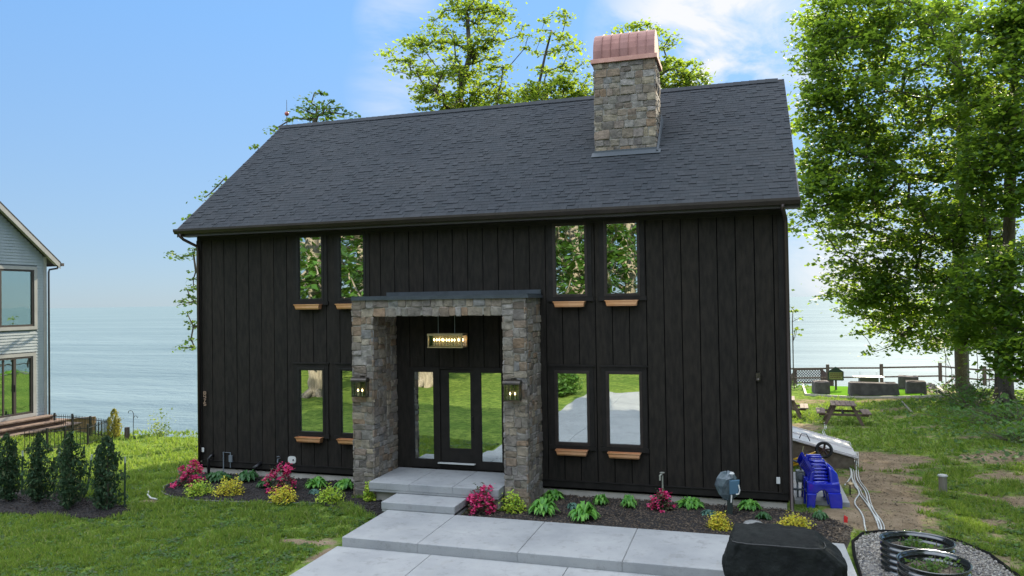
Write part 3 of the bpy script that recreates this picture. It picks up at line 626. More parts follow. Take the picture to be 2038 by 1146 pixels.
# ------------------------------------------------------------------ paving
def grooved(name,x0,x1,y0,y1,z0,z1,cuts,material,bev=.012):
    m=MB(); xs_=[x0]+cuts+[x1]
    for a,b in zip(xs_[:-1],xs_[1:]): m.box(a+(.004 if a!=x0 else 0),y0,z0,b-(.004 if b!=x1 else 0),y1,z1)
    m.box(x0+.01,y0+.01,z0-.05,x1-.01,y1-.01,z1-.02)
    return m.build(name,material,bevel=bev,kind='structure')
grooved('porch_floor',5.43,8.272,-1.50,-.065,.09,.24,[6.35,7.3],CONC)
mb=MB(); mb.box(5.5,-1.30,-.5,8.2,-.08,.038); mb.build('porch_base',CONCSIDE,kind='structure')
grooved('entry_step',6.05,7.60,-2.16,-1.31,-.108,.035,[],CONC)
grooved('upper_path',6.19,14.46,-3.92,-2.165,-.36,-.11,[7.62,9.38,11.08,12.78],CONC)
mb=MB(); mb.box(6.20,-2.164,-.36,7.59,-1.32,-.112); mb.build('path_landing',CONC,kind='structure')
def driveway():
    m=MB(); xs_=[6.10,7.87,10.22,12.4,14.5]; ys_=[-3.925,-8,-13,-19,-26,-34,-46]
    for a,b in zip(xs_[:-1],xs_[1:]):
        for c,d in zip(ys_[:-1],ys_[1:]): m.box(a+.005,d+.005,-.6,b-.005,c-.005,-.27)
    o=m.build('driveway',CONC,bevel=.008,kind='structure')
    mb=MB(); mb.box(6.13,-45.9,-.65,14.47,-3.95,-.30); mb.build('driveway_joints',MORTAR,kind='structure')
driveway()
# ------------------------------------------------------------------ beds
def bed(name,px,material,lift=.025,pts=None):
    P=pts or [G(u,v) for u,v in px]
    m=MB(); c=Vector((sum(p.x for p in P)/len(P),sum(p.y for p in P)/len(P),0))
    # triangulated fan with rings so it follows the ground
    n=len(P); K=6; i=len(m.v)
    for k in range(K+1):
        s=1-k/K
        for p in P:
            x=c.x+(p.x-c.x)*s; y=c.y+(p.y-c.y)*s; z=H(x,y)+lift*(sm(0,.12,1-s)+.1)
            m.v.append((x,y,z))
    for k in range(K):
        for j in range(n): a=k*n+j;b=k*n+(j+1)%n; m.f.append((a,b,b+n,a+n))
    o=m.build(name,material,smooth=True,kind='structure'); return P
def inside(x,y,P):
    r=False; j=len(P)-1
    for i in range(len(P)):
        if (P[i][1]>y)!=(P[j][1]>y) and x<(P[j][0]-P[i][0])*(y-P[i][1])/(P[j][1]-P[i][1])+P[i][0]: r=not r
        j=i
    return r
def chips(name,P,n,material,size,lift=.03,flat=.25,label='',cat='mulch',pebble=False):
    rng=np.random.default_rng(len(name)+n); xs_=[p[0] for p in P]; ys_=[p[1] for p in P]; C=[]
    while len(C)<n:
        x=rng.uniform(min(xs_),max(xs_)); y=rng.uniform(min(ys_),max(ys_))
        if inside(x,y,P): C.append((x,y,H(x,y)+lift))
    C=np.array(C); n=len(C)
    O=np.array([(1,0,0),(0,1,0),(-1,0,0),(0,-1,0),(0,0,1),(0,0,-1)],float); Ff=np.array([(0,1,4),(1,2,4),(2,3,4),(3,0,4),(1,0,5),(2,1,5),(3,2,5),(0,3,5)])
    a=rng.uniform(0,6.28,n); ca,sa=np.cos(a),np.sin(a); sx=size*rng.uniform(.6,1.5,n); sy=sx*(rng.uniform(.6,1,n) if pebble else rng.uniform(.25,.6,n)); sz=sx*(rng.uniform(.5,.8,n) if pebble else flat)
    tilt=rng.normal(0,.3,n)
    L=O[None]*np.stack([sx,sy,sz],1)[:,None]; X=L[...,0]*ca[:,None]-L[...,1]*sa[:,None]; Y=L[...,0]*sa[:,None]+L[...,1]*ca[:,None]; Zz=L[...,2]+L[...,0]*np.sin(tilt)[:,None]
    V=np.stack([X,Y,Zz],-1)+C[:,None]; Fq=(np.arange(n)[:,None,None]*6+Ff[None]).reshape(-1,3)
    o=npmesh(name,V.reshape(-1,3),Fq,material,nv=3); tag(o,label,cat,kind='stuff'); return o
LB=[(.05,.03),(4.85,.03),(4.85,-1.25),(6.0,-1.3),(6.0,-2.2),(5.65,-2.15)]+[(p.x,p.y) for p in [G(u,v) for u,v in((700,1004),(640,1004),(560,1003),(480,1001),(400,998),(350,993),(322,982),(326,970),(350,960),(375,950))]]
LBv=[Vector((x,y,0)) for x,y in LB]; bed('mulch_bed',None,MULCH,pts=LBv)
chips('mulch_chips',LB,5500,CHIPS,.028,label='black bark mulch filling the flower bed left of the porch')
RB=[(8.82,.03),(13.6,.03),(14.3,-.2),(14.75,-.9),(14.62,-1.6),(14.48,-2.16),(7.62,-2.16),(7.62,-1.52),(8.3,-1.52),(8.82,-1.25)]
bed('mulch_bed',None,MULCH,pts=[Vector((x,y,0)) for x,y in RB])
chips('mulch_chips',RB,7500,CHIPBR,.028,label='dark brown bark mulch filling the flower bed right of the porch')
SB=[(p.x,p.y) for p in [G(u,v) for u,v in((-70,985),(40,975),(140,985),(215,1000),(255,1010),(262,1018),(240,1029),(200,1036),(120,1031),(0,1024),(-80,1020))]]
bed('mulch_bed',None,MULCH,pts=[Vector((x,y,0)) for x,y in SB])
chips('mulch_chips',SB,2600,CHIPS,.03,label='dark mulch under the row of narrow evergreen shrubs')
GP=[Vector((*p,0)) for p in ((14.55,-3.6),(14.58,-2.4),(14.64,-1.75),(14.86,-1.29),(15.23,-1.08),(15.8,-1.08),(16.3,-1.35),(16.6,-1.9),(16.75,-2.7),(16.8,-4.6),(14.55,-4.6))]
bed('gravel_bed',None,mat('gravel_base',(.16,.15,.14),.9,(.26,.24,.22),25,bump=.8,bscale=60,bdist=.03),lift=.02,pts=GP)
chips('gravel',[(p.x,p.y) for p in GP],9000,PEB,.024,lift=.028,pebble=True,label='pale grey pebbles round the corrugated planters',cat='gravel')
def edging(P,name,label,hgt=.06,r=.016,material=mat('matt_black_edging',(.012,.012,.012),.95,spec=.05),closed=False):
    m=MB(); m.tube([(p[0],p[1],H(p[0],p[1])+hgt) for p in P],r,6); o=m.build(name,material); tag(o,label,'edging'); return o
edging([(p.x,p.y) for p in GP[:10]],'bed_edging','black plastic edging curving round the pebble bed',.04,.028)
edging(LB[5:]+[(.3,-.3)],'bed_edging','thin dark edging along the lawn side of the left flower bed',.02,.014,mat('grey_edging',(.16,.15,.14),.6))
m=MB(); m.tube([G(u,v,.03) for u,v in((296,980),(294,988),(300,994),(312,997))],.02,6); tag(m.build('drain_tube',HOSE),'short curved white tube lying in the grass by the left bed','tube')
# ------------------------------------------------------------------ grass
TP=[(q.x,q.y) for q in [G(u,v) for u,v in((1596,767),(1602,788),(1884,791),(1874,770))]]
def grass():
    rng=np.random.default_rng(5); pts=[]
    def ok(x,y):
        if -.3<x<14 and -.1<y<8.2: return False
        if 5.95<x<14.7 and y<-1.2: return False
        if inside(x,y,LB) or inside(x,y,SB) or inside(x,y,RB) or (x>14.4 and inside(x,y,[(p.x,p.y) for p in GP])): return False
        if 13.7<x<15 and .4<y<3.2: return False
        if y>yb(x)+.5: return False
        return True
    # sampled over what the camera can see, denser near
    N=105000; tries=0
    U=rng.uniform(-30,2070,N); Vv=rng.uniform(0,1,N)
    for u,w in zip(U,Vv):
        v=790+ (1160-790)*w
        if 760<u<1560: 
            if not (690<u<760): continue
        if u>1200 and v<770: continue
        if u<1200 and v<860: continue
        d=dirpx(u,v); z0=-.25
        t=(z0-CAM.z)/d.z; p=CAM+d*t
        for _ in range(3):
            z0=H(p.x,p.y); t=(z0-CAM.z)/d.z; p=CAM+d*t
        if not ok(p.x,p.y) or p.y>32: continue
        if t>23 and rng.random()<.5: continue
        if (p.y>19 and inside(p.x,p.y,TP)): continue
        if noise.noise((p.x*3.1,p.y*3.1,5))<-.12 and rng.random()<.75: continue
        dd=dirt(p.x,p.y)+.40*noise.noise((p.x*2.2,p.y*2.2,3))+.15*noise.noise((p.x*.6,p.y*.6,7))*(1 if p.x>13 else .3)
        if dd>.42 or rng.random()<dd*1.2: continue
        pts.append((p.x,p.y,z0,t))
    A=np.array(pts); n=len(A); k=6
    C=np.repeat(A[:,:3],k,0); T=np.repeat(A[:,3],k); m_=len(C)
    spread=.02*T[:,None]/14
    C[:,:2]+=rng.normal(size=(m_,2))*spread*1.3
    h=rng.uniform(.03,.085,m_)*(T/15).clip(.8,1.6)*np.repeat(np.array([.6+1.3*max(0,noise.noise((q[0]*1.7,q[1]*1.7,9))+.35) for q in pts]),k); w=.0105*(T/13); a=rng.uniform(0,6.28,m_)
    side=np.stack([np.cos(a),np.sin(a),0*a],1)*w[:,None]; lean=rng.normal(size=(m_,2))*h[:,None]*.45
    tip=C+np.concatenate([lean,h[:,None]],1)
    V=np.stack([C-side,C+side,tip],1).reshape(-1,3)
    o=npmesh('grass',V,np.arange(len(V)).reshape(-1,3),GRASSM,nv=3); tag(o,'short green lawn grass with thin worn patches','grass',kind='stuff')
    idx=rng.choice(len(pts),min(2600,len(pts)),replace=False); Q=A[idx]; k2=9; C2=np.repeat(Q[:,:3],k2,0)+rng.normal(size=(len(Q)*k2,3))*np.array([.05,.05,.008]); C2[:,2]+=.035
    V2,F2=leaves_np(C2,.045,up=1.2,aspect=.8,rng=rng); tag(npmesh('clover',V2,F2,WEED),'small broad-leaved weeds and clover scattered through the lawn','weeds',kind='stuff')
grass()
def litter():
    P=[(p.x,p.y) for p in [G(u,v) for u,v in((1600,800),(1860,785),(2060,880),(2060,1150),(1850,1100),(1700,1050),(1650,960),(1700,900),(1600,860))]]
    chips('leaf_litter',P,9000,mat('dry_litter',(1,1,1),.9,island=[(.10,.075,.05),(.20,.16,.10),(.36,.29,.18),(.07,.05,.035),(.28,.24,.17)]),.022,lift=.012,label='dry straw and leaf litter scattered over the dirt path and right lawn',cat='litter')
litter()
# ------------------------------------------------------------------ plants of the flower beds
def blob_points(n,rx,ry,rz,rng,shell=.5,base=.0):
    d=rng.normal(size=(n,3)); d[:,2]=np.abs(d[:,2]); d/=np.linalg.norm(d,axis=1)[:,None]; r=(shell+(1-shell)*rng.uniform(0,1,n)**.6)
    lump=1+.22*np.sin(d[:,0]*5+rng.uniform(0,6))*np.sin(d[:,1]*6+rng.uniform(0,6))+.12*rng.normal(size=n)
    P=d*(r*lump)[:,None]; return P*np.array([rx,ry,rz])+np.array([0,0,base])
def plant(kind,u,v,w,h,label,mats,group=None,name=None,cat='plant',dep=None):
    """(u,v) is where the plant meets the ground in the photo; w,h its size in metres"""
    g=G(u,v); rng=np.random.default_rng(int(u*7+v))
    o=empty(name or kind,tuple(g),label,cat,group)
    rx=w/2
    if kind in('azalea','spirea','fern_shrub'):
        nl,ls={'azalea':(420,.055),'spirea':(1100,.038),'fern_shrub':(750,.045)}[kind]
        P=blob_points(nl,rx,rx*.9,h,rng,.45,.02); V,Fq=leaves_np(P,ls,up=.5,rng=rng); npmesh('foliage',V,Fq,mats[0],o)
        if kind=='azalea':
            k=mats[2] if len(mats)>2 else 900; 
            cl=blob_points(34,rx*.92,rx*.85,h*.95,rng,.8,.03); P=(cl[rng.integers(0,34,k)]+rng.normal(size=(k,3))*.035); V,Fq=leaves_np(P,.045,up=.3,aspect=.9,rng=rng); npmesh('blossom',V,Fq,mats[1],o)
        m=MB()
        for k in range(7):
            a=k*.9; m.tube([(0,0,-.03),(rx*.4*math.cos(a),rx*.4*math.sin(a),h*.4),(rx*.75*math.cos(a),rx*.7*math.sin(a),h*.8)],[.012,.008,.003],5)
        m.build('stem',BARK,o)
    else: # hosta: arching leaves from the centre
        V=[];Fq=[]; n=int(38+w*60)
        for k in range(n):
            a=rng.uniform(0,6.28); L=rx*rng.uniform(.55,1.08); hh=h*rng.uniform(.45,1.05)*(1-.45*(L/rx)**2)+.02; ww=rng.uniform(.022,.04)*(1.2 if w>.45 else 1); ca,sa=math.cos(a),math.sin(a); st=rng.uniform(.1,.35)
            prof=[(st*.4,.2,.15),(st+.15,.8,.8),(.62,1.05,1),(.85,.85,.7),(1.0,.5,.05)]; i=len(V)
            for (t,zz,wd) in prof: V+=[(ca*L*t-sa*ww*wd,sa*L*t+ca*ww*wd,hh*zz+.012*wd),(ca*L*t,sa*L*t,hh*zz-.004),(ca*L*t+sa*ww*wd,sa*L*t-ca*ww*wd,hh*zz+.012*wd)]
            for q in range(4):
                for s_ in(0,1): A=i+q*3+s_; Fq.append((A,A+1,A+4,A+3))
        npmesh('foliage',V,Fq,mats[0],o)
    return o
ga='pink azaleas in the flower beds'; gy='yellow shrubs in the flower beds'; gh='green hostas in the flower beds'
AZ=(AZL,PINK)
plant('azalea',376,968,.66,.50,'magenta azalea in flower at the far left corner of the house',AZ,ga)
plant('azalea',560,980,.68,.52,'magenta azalea in full flower in the left bed under the copper box',AZ,ga)
plant('azalea',958,1021,.54,.52,'deep pink azalea beside the entry step',AZ,ga)
plant('azalea',1316,1017,.42,.36,'sparse pink azalea with bare twigs in front of the spigot pipe',(AZL,PINK,420),ga)
for u,v,w,h,l in((397,985,.6,.28,'golden shrub beside the far left azalea'),(457,985,.66,.34,'golden shrub second from the left in the left bed'),(563,1001,.6,.32,'golden shrub in front of the magenta azalea in the left bed'),(657,1001,.58,.32,'golden shrub nearest the left stone pier')):
    plant('spirea',u,v,w,h,'low '+l,(YGR if u>600 or u<420 else YEL,),gy,'golden_shrub','shrub')
plant('spirea',1432,1054,.42,.27,'small bright yellow shrub in the mulch left of the covered grill',(YEL,),gy,'golden_shrub','shrub')
plant('spirea',1582,1056,.56,.27,'bright yellow shrub just behind the covered grill',(YEL,),gy,'golden_shrub','shrub')
plant('fern_shrub',1021,1020,.46,.38,'yellow and lime shrub at the foot of the right stone pier',(YGR,),None,'lime_shrub','shrub')
plant('fern_shrub',735,1000,.24,.36,'little lime green shrub beside the entry step on the left',(YGR,),None,'lime_shrub','shrub')
for u,v,w,h,l,mm in((432,958,.72,.22,'wide hosta behind the golden shrubs at the far left foundation',HOSTAD),(493,960,.58,.30,'rounded hosta against the foundation left of the magenta azalea',HOSTAD),(526,973,.36,.26,'small hosta tucked left of the magenta azalea',HOSTAD),(630,972,.56,.26,'hosta right of the magenta azalea in the left bed',HOSTA),(686,977,.56,.28,'hosta beside the left stone pier',HOSTA),
    (1102,996,.5,.20,'hosta against the foundation just right of the stone pier',HOSTA),(1080,1027,.66,.34,'large bright hosta right of the lime shrub',HOSTA),(1162,1037,.62,.36,'bright green hosta at the front of the right bed beside the path',HOSTA),(1196,1008,.36,.26,'small hosta under the right bed copper box',HOSTA),(1252,1014,.36,.32,'upright hosta left of the sparse azalea',HOSTA),(1374,1011,.62,.2,'wide hosta right of the sparse azalea',HOSTA),(1492,1016,.5,.2,'hosta at the foundation near the floodlight post',HOSTA),(1520,1036,.3,.14,'tiny hosta behind the grill, left of the yellow shrub',HOSTAD),(1632,1036,.3,.18,'tiny hosta in front of the blue chairs',HOSTAD)):
    plant('hosta',u,v,w,h,'green '+l,(mm,),gh)
plant('hosta',1140,1015,.28,.12,'low blue-green seedling between two bright hostas',(BLUEG,),None,'seedling')
plant('hosta',1412,1027,.34,.10,'flat blue-green seedling left of the yellow shrub',(BLUEG,),None,'seedling')
plant('hosta',668,992,.3,.1,'low blue-green seedling between golden shrubs near the pier',(BLUEG,),None,'seedling')
plant('hosta',625,985,.26,.1,'low blue-green seedling right of the third golden shrub',(BLUEG,),None,'seedling')
# ------------------------------------------------------------------ narrow evergreens with stakes
def arbor(u,v,w,h,seed,label,material=CONIF,grp='narrow evergreens in the mulch row',leaf=.07,n=4600,name='arborvitae'):
    g=G(u,v); o=empty(name,tuple(g),label,'shrub',grp); rng=np.random.default_rng(seed)
    lobes=[(0,0,0,1,1)]+[(rng.normal()*.16*w,rng.normal()*.16*w,0,rng.uniform(.55,.9),rng.uniform(.35,.5)) for _ in range(5)]
    P=[]
    for (x,y,z,hh,rr) in lobes:
        k=int(n*hh*rr/3); t=rng.uniform(0,1,k)**.9; prof=np.sin(np.pi*(t*.86+.12))**.7*(1-.35*t); a=rng.uniform(0,6.28,k); r=prof*w/2*rr*(rng.uniform(.35,1,k)**.5)*(1+.5*np.sin(t*21+seed+a*2)+.25*np.sin(t*47+a*5))
        lean=.1*t*np.array([x,y])[:,None]*4
        P.append(np.stack([x+lean[0]+r*np.cos(a),y+lean[1]+r*np.sin(a),.08+t*h*hh],1))
    P=np.concatenate(P); V,Fq=leaves_np(P,leaf,up=-.25,aspect=.45,rng=rng,droop=-1.5); npmesh('foliage',V,Fq,material,o)
    m=MB(); m.tube([(0,0,-.1),(.02,0,h*.5),(0,.02,h*.9)],[.03,.02,.006],6)
    for k in range(6): a=k*1.1; m.tube([(0,0,h*.1*k*.9+.1),(w*.35*math.cos(a),w*.35*math.sin(a),h*.1*k+.3)],[.012,.004],5)
    m.build('trunk',BARK,o); return o
arbor(14,1000,.62,1.42,1,'dark narrow evergreen at the left edge of the mulch row')
arbor(78,1001,.62,1.42,2,'dark narrow evergreen second from the left in the mulch row')
arbor(139,1011,.62,1.52,3,'tallest dark narrow evergreen, third in the mulch row')
arbor(214,1016,.70,1.45,4,'forked dark narrow evergreen at the right end of the mulch row')
for i,(a,b,h_) in enumerate(((43,985,0),(104,985,0),(170,990,0),(248,1012,0))):
    tops=((45,905),(118,905),(182,912),(249,918))[i]; g=G(a,b); t=at(*tops,(g-CAM).dot(FW)+.1)
    m=MB(); m.tube([g-Vector((0,0,.1)),t],.018,6); o=m.build('garden_stake',mat('green_stake',(.02,.045,.025),.6)); tag(o,('green stake between the first two evergreens','green stake between the second and third evergreens','leaning green stake left of the forked evergreen','green stake right of the forked evergreen')[i],'stake','stakes among the evergreens')
    d=(g-t); m=MB(); m.tube([t+d*.04,t-d*.1],.02,6); m.build('tape',mat('pale_tape',(.35,.4,.3),.7),o)
# ------------------------------------------------------------------ trees
def grow(pts,base,trunk,seed,r0,bend=.12,tip=.012):
    """connect every clump point to a branching skeleton started by the trunk polyline"""
    rng=random.Random(seed); nodes=[Vector(p) for p in trunk]; par=[-1]+list(range(len(trunk)-1)); order=[]
    P=sorted([Vector(p) for p in pts],key=lambda p:min((p-q).length for q in nodes[2:] or nodes))
    nn=np.array([tuple(q) for q in nodes])
    leafn=[]
    for p in P:
        a=np.array(p); d=a-nn; L=np.linalg.norm(d,axis=1); pen=L+np.where(d[:,2]<-.1,1.0*np.abs(d[:,2]),0)*1.2+.02*np.arange(len(nn))*0
        pen[0]+=50
        k=int(pen.argmin()); q=nodes[k]; seg=max(1,int(L[k]/.7)); prev=k
        for s in range(1,seg+1):
            t=s/seg; w=q.lerp(p,t)
            if s<seg: w+=Vector((rng.gauss(0,1),rng.gauss(0,1),rng.gauss(0,.6)))*bend*min(1,L[k])*.6+Vector((0,0,.10*math.sin(math.pi*t)*min(2,L[k])))
            nodes.append(w); par.append(prev); prev=len(nodes)-1; nn=np.vstack([nn,np.array(w)[None]])
        leafn.append(prev)
    cnt=[0]*len(nodes)
    for l in leafn:
        k=l
        while k!=-1: cnt[k]+=1; k=par[k]
    tot=max(1,cnt[0]); rad=[max(tip,r0*(c/tot)**.47) for c in cnt]
    for i in range(len(trunk)): rad[i]=max(rad[i],r0*(1-.55*i/max(1,len(trunk)-1)))
    m=MB(); kids={}
    for i,p in enumerate(par):
        if p>=0: kids.setdefault(p,[]).append(i)
    starts=[(0,[0])]; 
    stack=[[0]]
    while stack:
        ch=stack.pop(); k=ch[-1]
        while k in kids:
            ks=sorted(kids[k],key=lambda c:-cnt[c]); 
            for o_ in ks[1:]: stack.append([k,o_])
            k=ks[0]; ch.append(k)
        if len(ch)>1:
            rs=[rad[c] for c in ch]; 
            if ch[0]!=0: rs[0]=min(rs[0],rs[1]*1.25)
            m.tube([nodes[c] for c in ch],rs,7 if rs[0]>.06 else 5,cap=False)
    return m
def tree(name,label,base,trunk,ells,r0,seed,leafmat=LEAF,barkmat=BARK,leaf=.17,per=42,spread=.60,flat=.30,cat='tree',group=None,extra=(),up=.5,roots=True):
    base=Vector(base); o=empty(name,tuple(base),label,cat,group); rng=np.random.default_rng(seed); P=[]
    for (c,rx,ry,rz,n) in ells:
        d=rng.normal(size=(n,3)); d/=np.linalg.norm(d,axis=1)[:,None]; r=rng.uniform(.25,1,n)**.5
        P.append(np.array(c)+d*r[:,None]*np.array([rx,ry,rz]))
    if len(extra): P.append(np.array([tuple(e) for e in extra]))
    P=np.concatenate(P)-np.array(base); tr=[Vector(t)-base for t in trunk]
    if roots: tr=[tr[0]-Vector((0,0,.3))]+tr
    m=grow(P,base,tr,seed,r0); 
    if roots:
        for k in range(5):
            a=k*1.3+seed; m.tube([(0,0,.5),(r0*1.2*math.cos(a),r0*1.2*math.sin(a),.12),(r0*2.4*math.cos(a),r0*2.4*math.sin(a),-.15)],[r0*.5,r0*.4,r0*.15],6)
    m.build('trunk',barkmat,o,smooth=True)
    n=len(P); C=np.repeat(P,per,0); q=rng.normal(size=C.shape)*np.array([spread,spread,spread*flat])*.62; sc=rng.uniform(.6,1.3,n); C=C+q*np.repeat(sc,per)[:,None]
    C[:,2]-=.12*(q[:,0]**2+q[:,1]**2)/spread
    V,Fq=leaves_np(C,leaf,up=up,aspect=.8,rng=rng); npmesh('crown',V,Fq,leafmat,o); return o
# the big maple at the right
g1=G(1915,775)
def D(u,v,d): return tuple(at(u,v,d))
def E(u,v,dep,ru,rv,n,rd=None):
    """ellipsoid of clumps centred on a pixel at a depth, radii in pixels at that depth"""
    return (D(u,v,dep),ru*dep/F,(rd or ru*dep/F*.8),rv*dep/F,n)
tree('maple_tree','largest leafy maple right of the house, limbs reaching over the lawn',g1,[g1,D(1913,690,38.5),D(1905,560,37),D(1912,420,36),D(1915,260,35.5),D(1905,80,35.5)],
 [E(1760,60,33,180,110,210),E(1690,150,32,95,120,126),E(1860,250,33,170,110,210),E(1690,330,32,100,100,154),E(1640,240,32,55,110,55),E(1780,440,33,150,85,182),E(1720,560,33,75,55,84),E(1820,590,34,140,65,169),E(1900,480,34,120,100,126),E(1860,650,36,120,50,97),E(1640,390,31,50,60,46),E(1930,330,34,80,200,111),E(1700,30,33,90,60,84)],.34,31,leaf=.17,per=46,
 extra=[at(1585,425,30.5),at(1575,455,30.5),at(1600,440,30.5),at(1605,300,31),at(1600,130,32),at(1610,210,32),at(1740,700,35),at(1770,690,35),at(1710,660,34),at(1650,520,32),at(1665,500,32),at(1640,590,33),at(1660,580,33),at(1640,470,31),at(1605,380,31)])
g2=G(2004,808)
tree('maple_tree','second maple with dark twin trunk at the right edge of the photo',g2,[g2,D(2000,700,31),D(2008,520,30),D(2012,300,30),D(2020,80,30)],
 [E(1980,120,29,110,110,126),E(2010,330,28,90,120,126),E(2000,560,28,95,100,126),E(2040,700,27,70,60,68),E(1950,650,30,70,40,41),E(2040,20,28,60,70,91),E(2060,200,27,80,150,97)],.26,32,leaf=.17,per=46,
 extra=[])
g3=G(1984,798)
tree('slender_tree','slim dark trunk just left of the twin-trunked maple',g3,[g3,D(1985,720,31.5),D(1975,600,31.5),D(1968,450,32)],[E(1965,480,32,50,70,27),E(1970,300,32,50,60,21)],.10,33,leaf=.15,per=36)
for i,(u,v,u2,v2,l) in enumerate(((1880,768,1872,650,'thin leaning sapling left of the big maple trunk'),(1941,772,1938,660,'thin sapling between the big maple and the fence post'),(1962,770,1965,650,'thin sapling right of the big maple, behind the rail fence'),(1896,770,1880,700,'short crooked sapling touching the big maple trunk'))):
    g=G(u,v); dp=(g-CAM).dot(FW)
    tree('sapling',l,g,[g,D((u+u2)/2+6,(v+v2)/2,dp),D(u2,v2,dp)],[E(u2,v2-10,dp,32,45,9)],.05,40+i,leaf=.14,per=26,group='saplings by the bluff',roots=False)
# trees beyond the roof
def gb(u,dep,v=700):
    p=at(u,v,dep); return Vector((p.x,p.y,H(p.x,p.y)))
b3=gb(905,36)
tree('oak_tree','tall open-crowned tree rising behind the middle of the roof',b3,[b3,D(902,420,36),D(908,280,36),D(915,190,36),D(935,110,36),D(930,30,36)],
 [E(915,185,36,95,50,75),E(880,110,36,75,60,55),E(960,60,36,65,70,45),E(925,260,36,110,60,62),E(930,0,36,40,35,15)],.20,51,LEAFB,leaf=.15,per=44,spread=.44,
 extra=[at(*q,36) for q in((790,120),(800,85),(775,100),(768,110),(812,80),(785,140),(820,150),(830,175),(1040,50),(1010,30),(1000,15),(1035,70),(1050,75),(1045,95),(885,20),(880,30),(900,-5),(940,5),(1000,110),(1015,130),(840,215),(990,85),(850,60),(865,40),(860,50))])
b4=gb(1045,37)
tree('oak_tree','slender leaning tree behind the roof left of the chimney',b4,[b4,D(1048,420,37),D(1055,280,37),D(1068,190,37),D(1085,110,37),D(1098,60,37)],
 [E(1095,185,37,75,30,50),E(1060,215,37,90,35,37),E(1110,110,37,45,45,20),E(1160,185,37,35,35,25)],.11,52,LEAFB,leaf=.15,per=42,spread=.40,
 extra=[at(*q,37) for q in((1100,30),(1130,30),(1125,45),(1085,40),(1078,60),(1140,85),(1150,95),(1065,105),(1075,80),(1030,170),(1015,190),(1155,130),(1165,120),(1170,150),(1000,200),(1120,25))])
b5=gb(985,35)
tree('oak_tree','thin two-stemmed tree between the two taller ones behind the roof',b5,[b5,D(988,300,35),D(990,200,35),D(1000,150,35)],[E(985,160,35,35,40,17),E(1000,200,35,30,20,10)],.05,53,LEAFB,leaf=.14,per=26,spread=.34)
b6=gb(1300,35)
tree('oak_tree','tree behind the copper-topped chimney, crown showing at its right',b6,[b6,D(1300,400,35),D(1295,250,35),D(1290,130,35),D(1285,70,35)],
 [E(1330,150,35,60,35,42),E(1275,70,35,40,22,15),E(1240,100,35,20,40,7),E(1370,160,35,40,18,17)],.14,54,LEAFB,leaf=.15,per=42,spread=.40,
 extra=[at(*q,35) for q in((1225,60),(1250,52),(1290,50),(1305,60),(1330,80),(1340,88),(1320,95),(1345,125),(1380,140),(1390,125),(1405,160),(1355,130),(1400,150),(1335,70))])
b7=gb(585,32)
tree('maple_tree','tree mostly hidden behind the left half of the roof',b7,[b7,D(580,560,32),D(590,420,32),D(610,300,32),D(630,230,32)],
 [E(632,232,32,38,26,18),E(560,420,32,110,90,75),E(470,560,32,70,120,50)],.22,55,LEAFD,leaf=.14,per=24,spread=.3,
 extra=[at(*q,32) for q in((345,505),(360,512),(372,508),(385,505),(388,495),(372,575),(385,570),(378,590),(360,597),(370,603),(388,600),(372,622),(380,640),(385,650),(362,690),(375,692),(387,690),(380,675),(375,435),(383,430),(408,393),(418,385),(435,368),(446,356),(513,292),(543,262),(550,255),(598,215),(605,195),(625,187),(640,185),(660,200),(675,215),(690,228),(700,225),(585,235),(390,540),(385,555),(650,210),(620,205),(575,240))])
bs=gb(1578,40,640)
tree('sapling','spindly sparse sapling at the right corner of the house by the lake',bs,[bs,D(1579,740,40),D(1578,680,40),D(1577,640,40)],[E(1582,640,40,14,34,10)],.03,56,LEAFB,leaf=.12,per=12,spread=.22,roots=False,group='saplings by the bluff')
# woods behind the camera that the windows mirror, plus trees added to block side light
def fronttree(x,y,h,r,seed,name='maple_tree',label='',low=.25):
    z=H(x,y); o=tree(name,label,(x,y,z),[(x,y,z),(x+.1,y,z+h*.25),(x-.1,y+.1,z+h*.5),(x,y,z+h*.8)],[((x,y,z+h*.62),r,r,h*.36,120),((x+r*.5,y+r*.4,z+h*(low+.12)),r*.8,r*.8,h*.14,40)],.40,seed,LEAFD,BARKPALE,leaf=.26,per=30,spread=.8,group='trees across the front lawn'); return o
ft=[fronttree(-6.1,-15.2,15,3.8,71,label='pale-trunked maple mirrored in the far left windows',low=.2),fronttree(-2.4,-19.5,14,3.6,72,label='pale-trunked maple on the sunny front lawn, seen in the left windows',low=.25)]
k=0
for (x,y,s,a) in ((-11,-24,1,1),(-7,-31,1.1,2.2),(-2,-29,.95,4),(2.5,-33,1.15,.5),(18,-33,1.0,3),(21.5,-28,1.1,5),(26,-35,1.2,1.3),(5,-40,1.25,2.6),(15.5,-42,1.2,.9),(10,-52,1.3,4.4),(-4,-42,1.3,3.5),(0,-52,1.4,1.9),(20,-47,1.3,2.9),(-15,-36,1.3,5.1),(28,-24,1,0),(24.5,1,1,1.1),(22.5,-9.5,.95,2.2),(22.8,-3.2,.9,4.2),(26,-18,1,5.2),(24,-7,1.1,2.9),(26,-14,1.15,4.1),(30,5,1.2,.3),(5.5,-62,1.4,3.2),(-10,-50,1.35,2),(14,-60,1.5,5.5),(26,-55,1.4,1.1)):
    o=copy_tree(ft[k%2]); o.location=(x,y,H(x,y)); o.scale=(s,s,s); o.rotation_euler=(0,0,a); k+=1; o['label']='leafy out-of-frame maple: front ones mirrored in the house windows, right-hand ones added to block light'
o=ft[0]
for q in ft: pass
bsh=arbor(1019,1100,1.0,1.1,9,'round dark bush by the driveway edge, mirrored in a lower window',LEAFD,None,.12,2600,'bush'); bsh.location=(5.2,-17.2,H(5.2,-17.2)); bsh.scale=(1.6,1.6,.9)
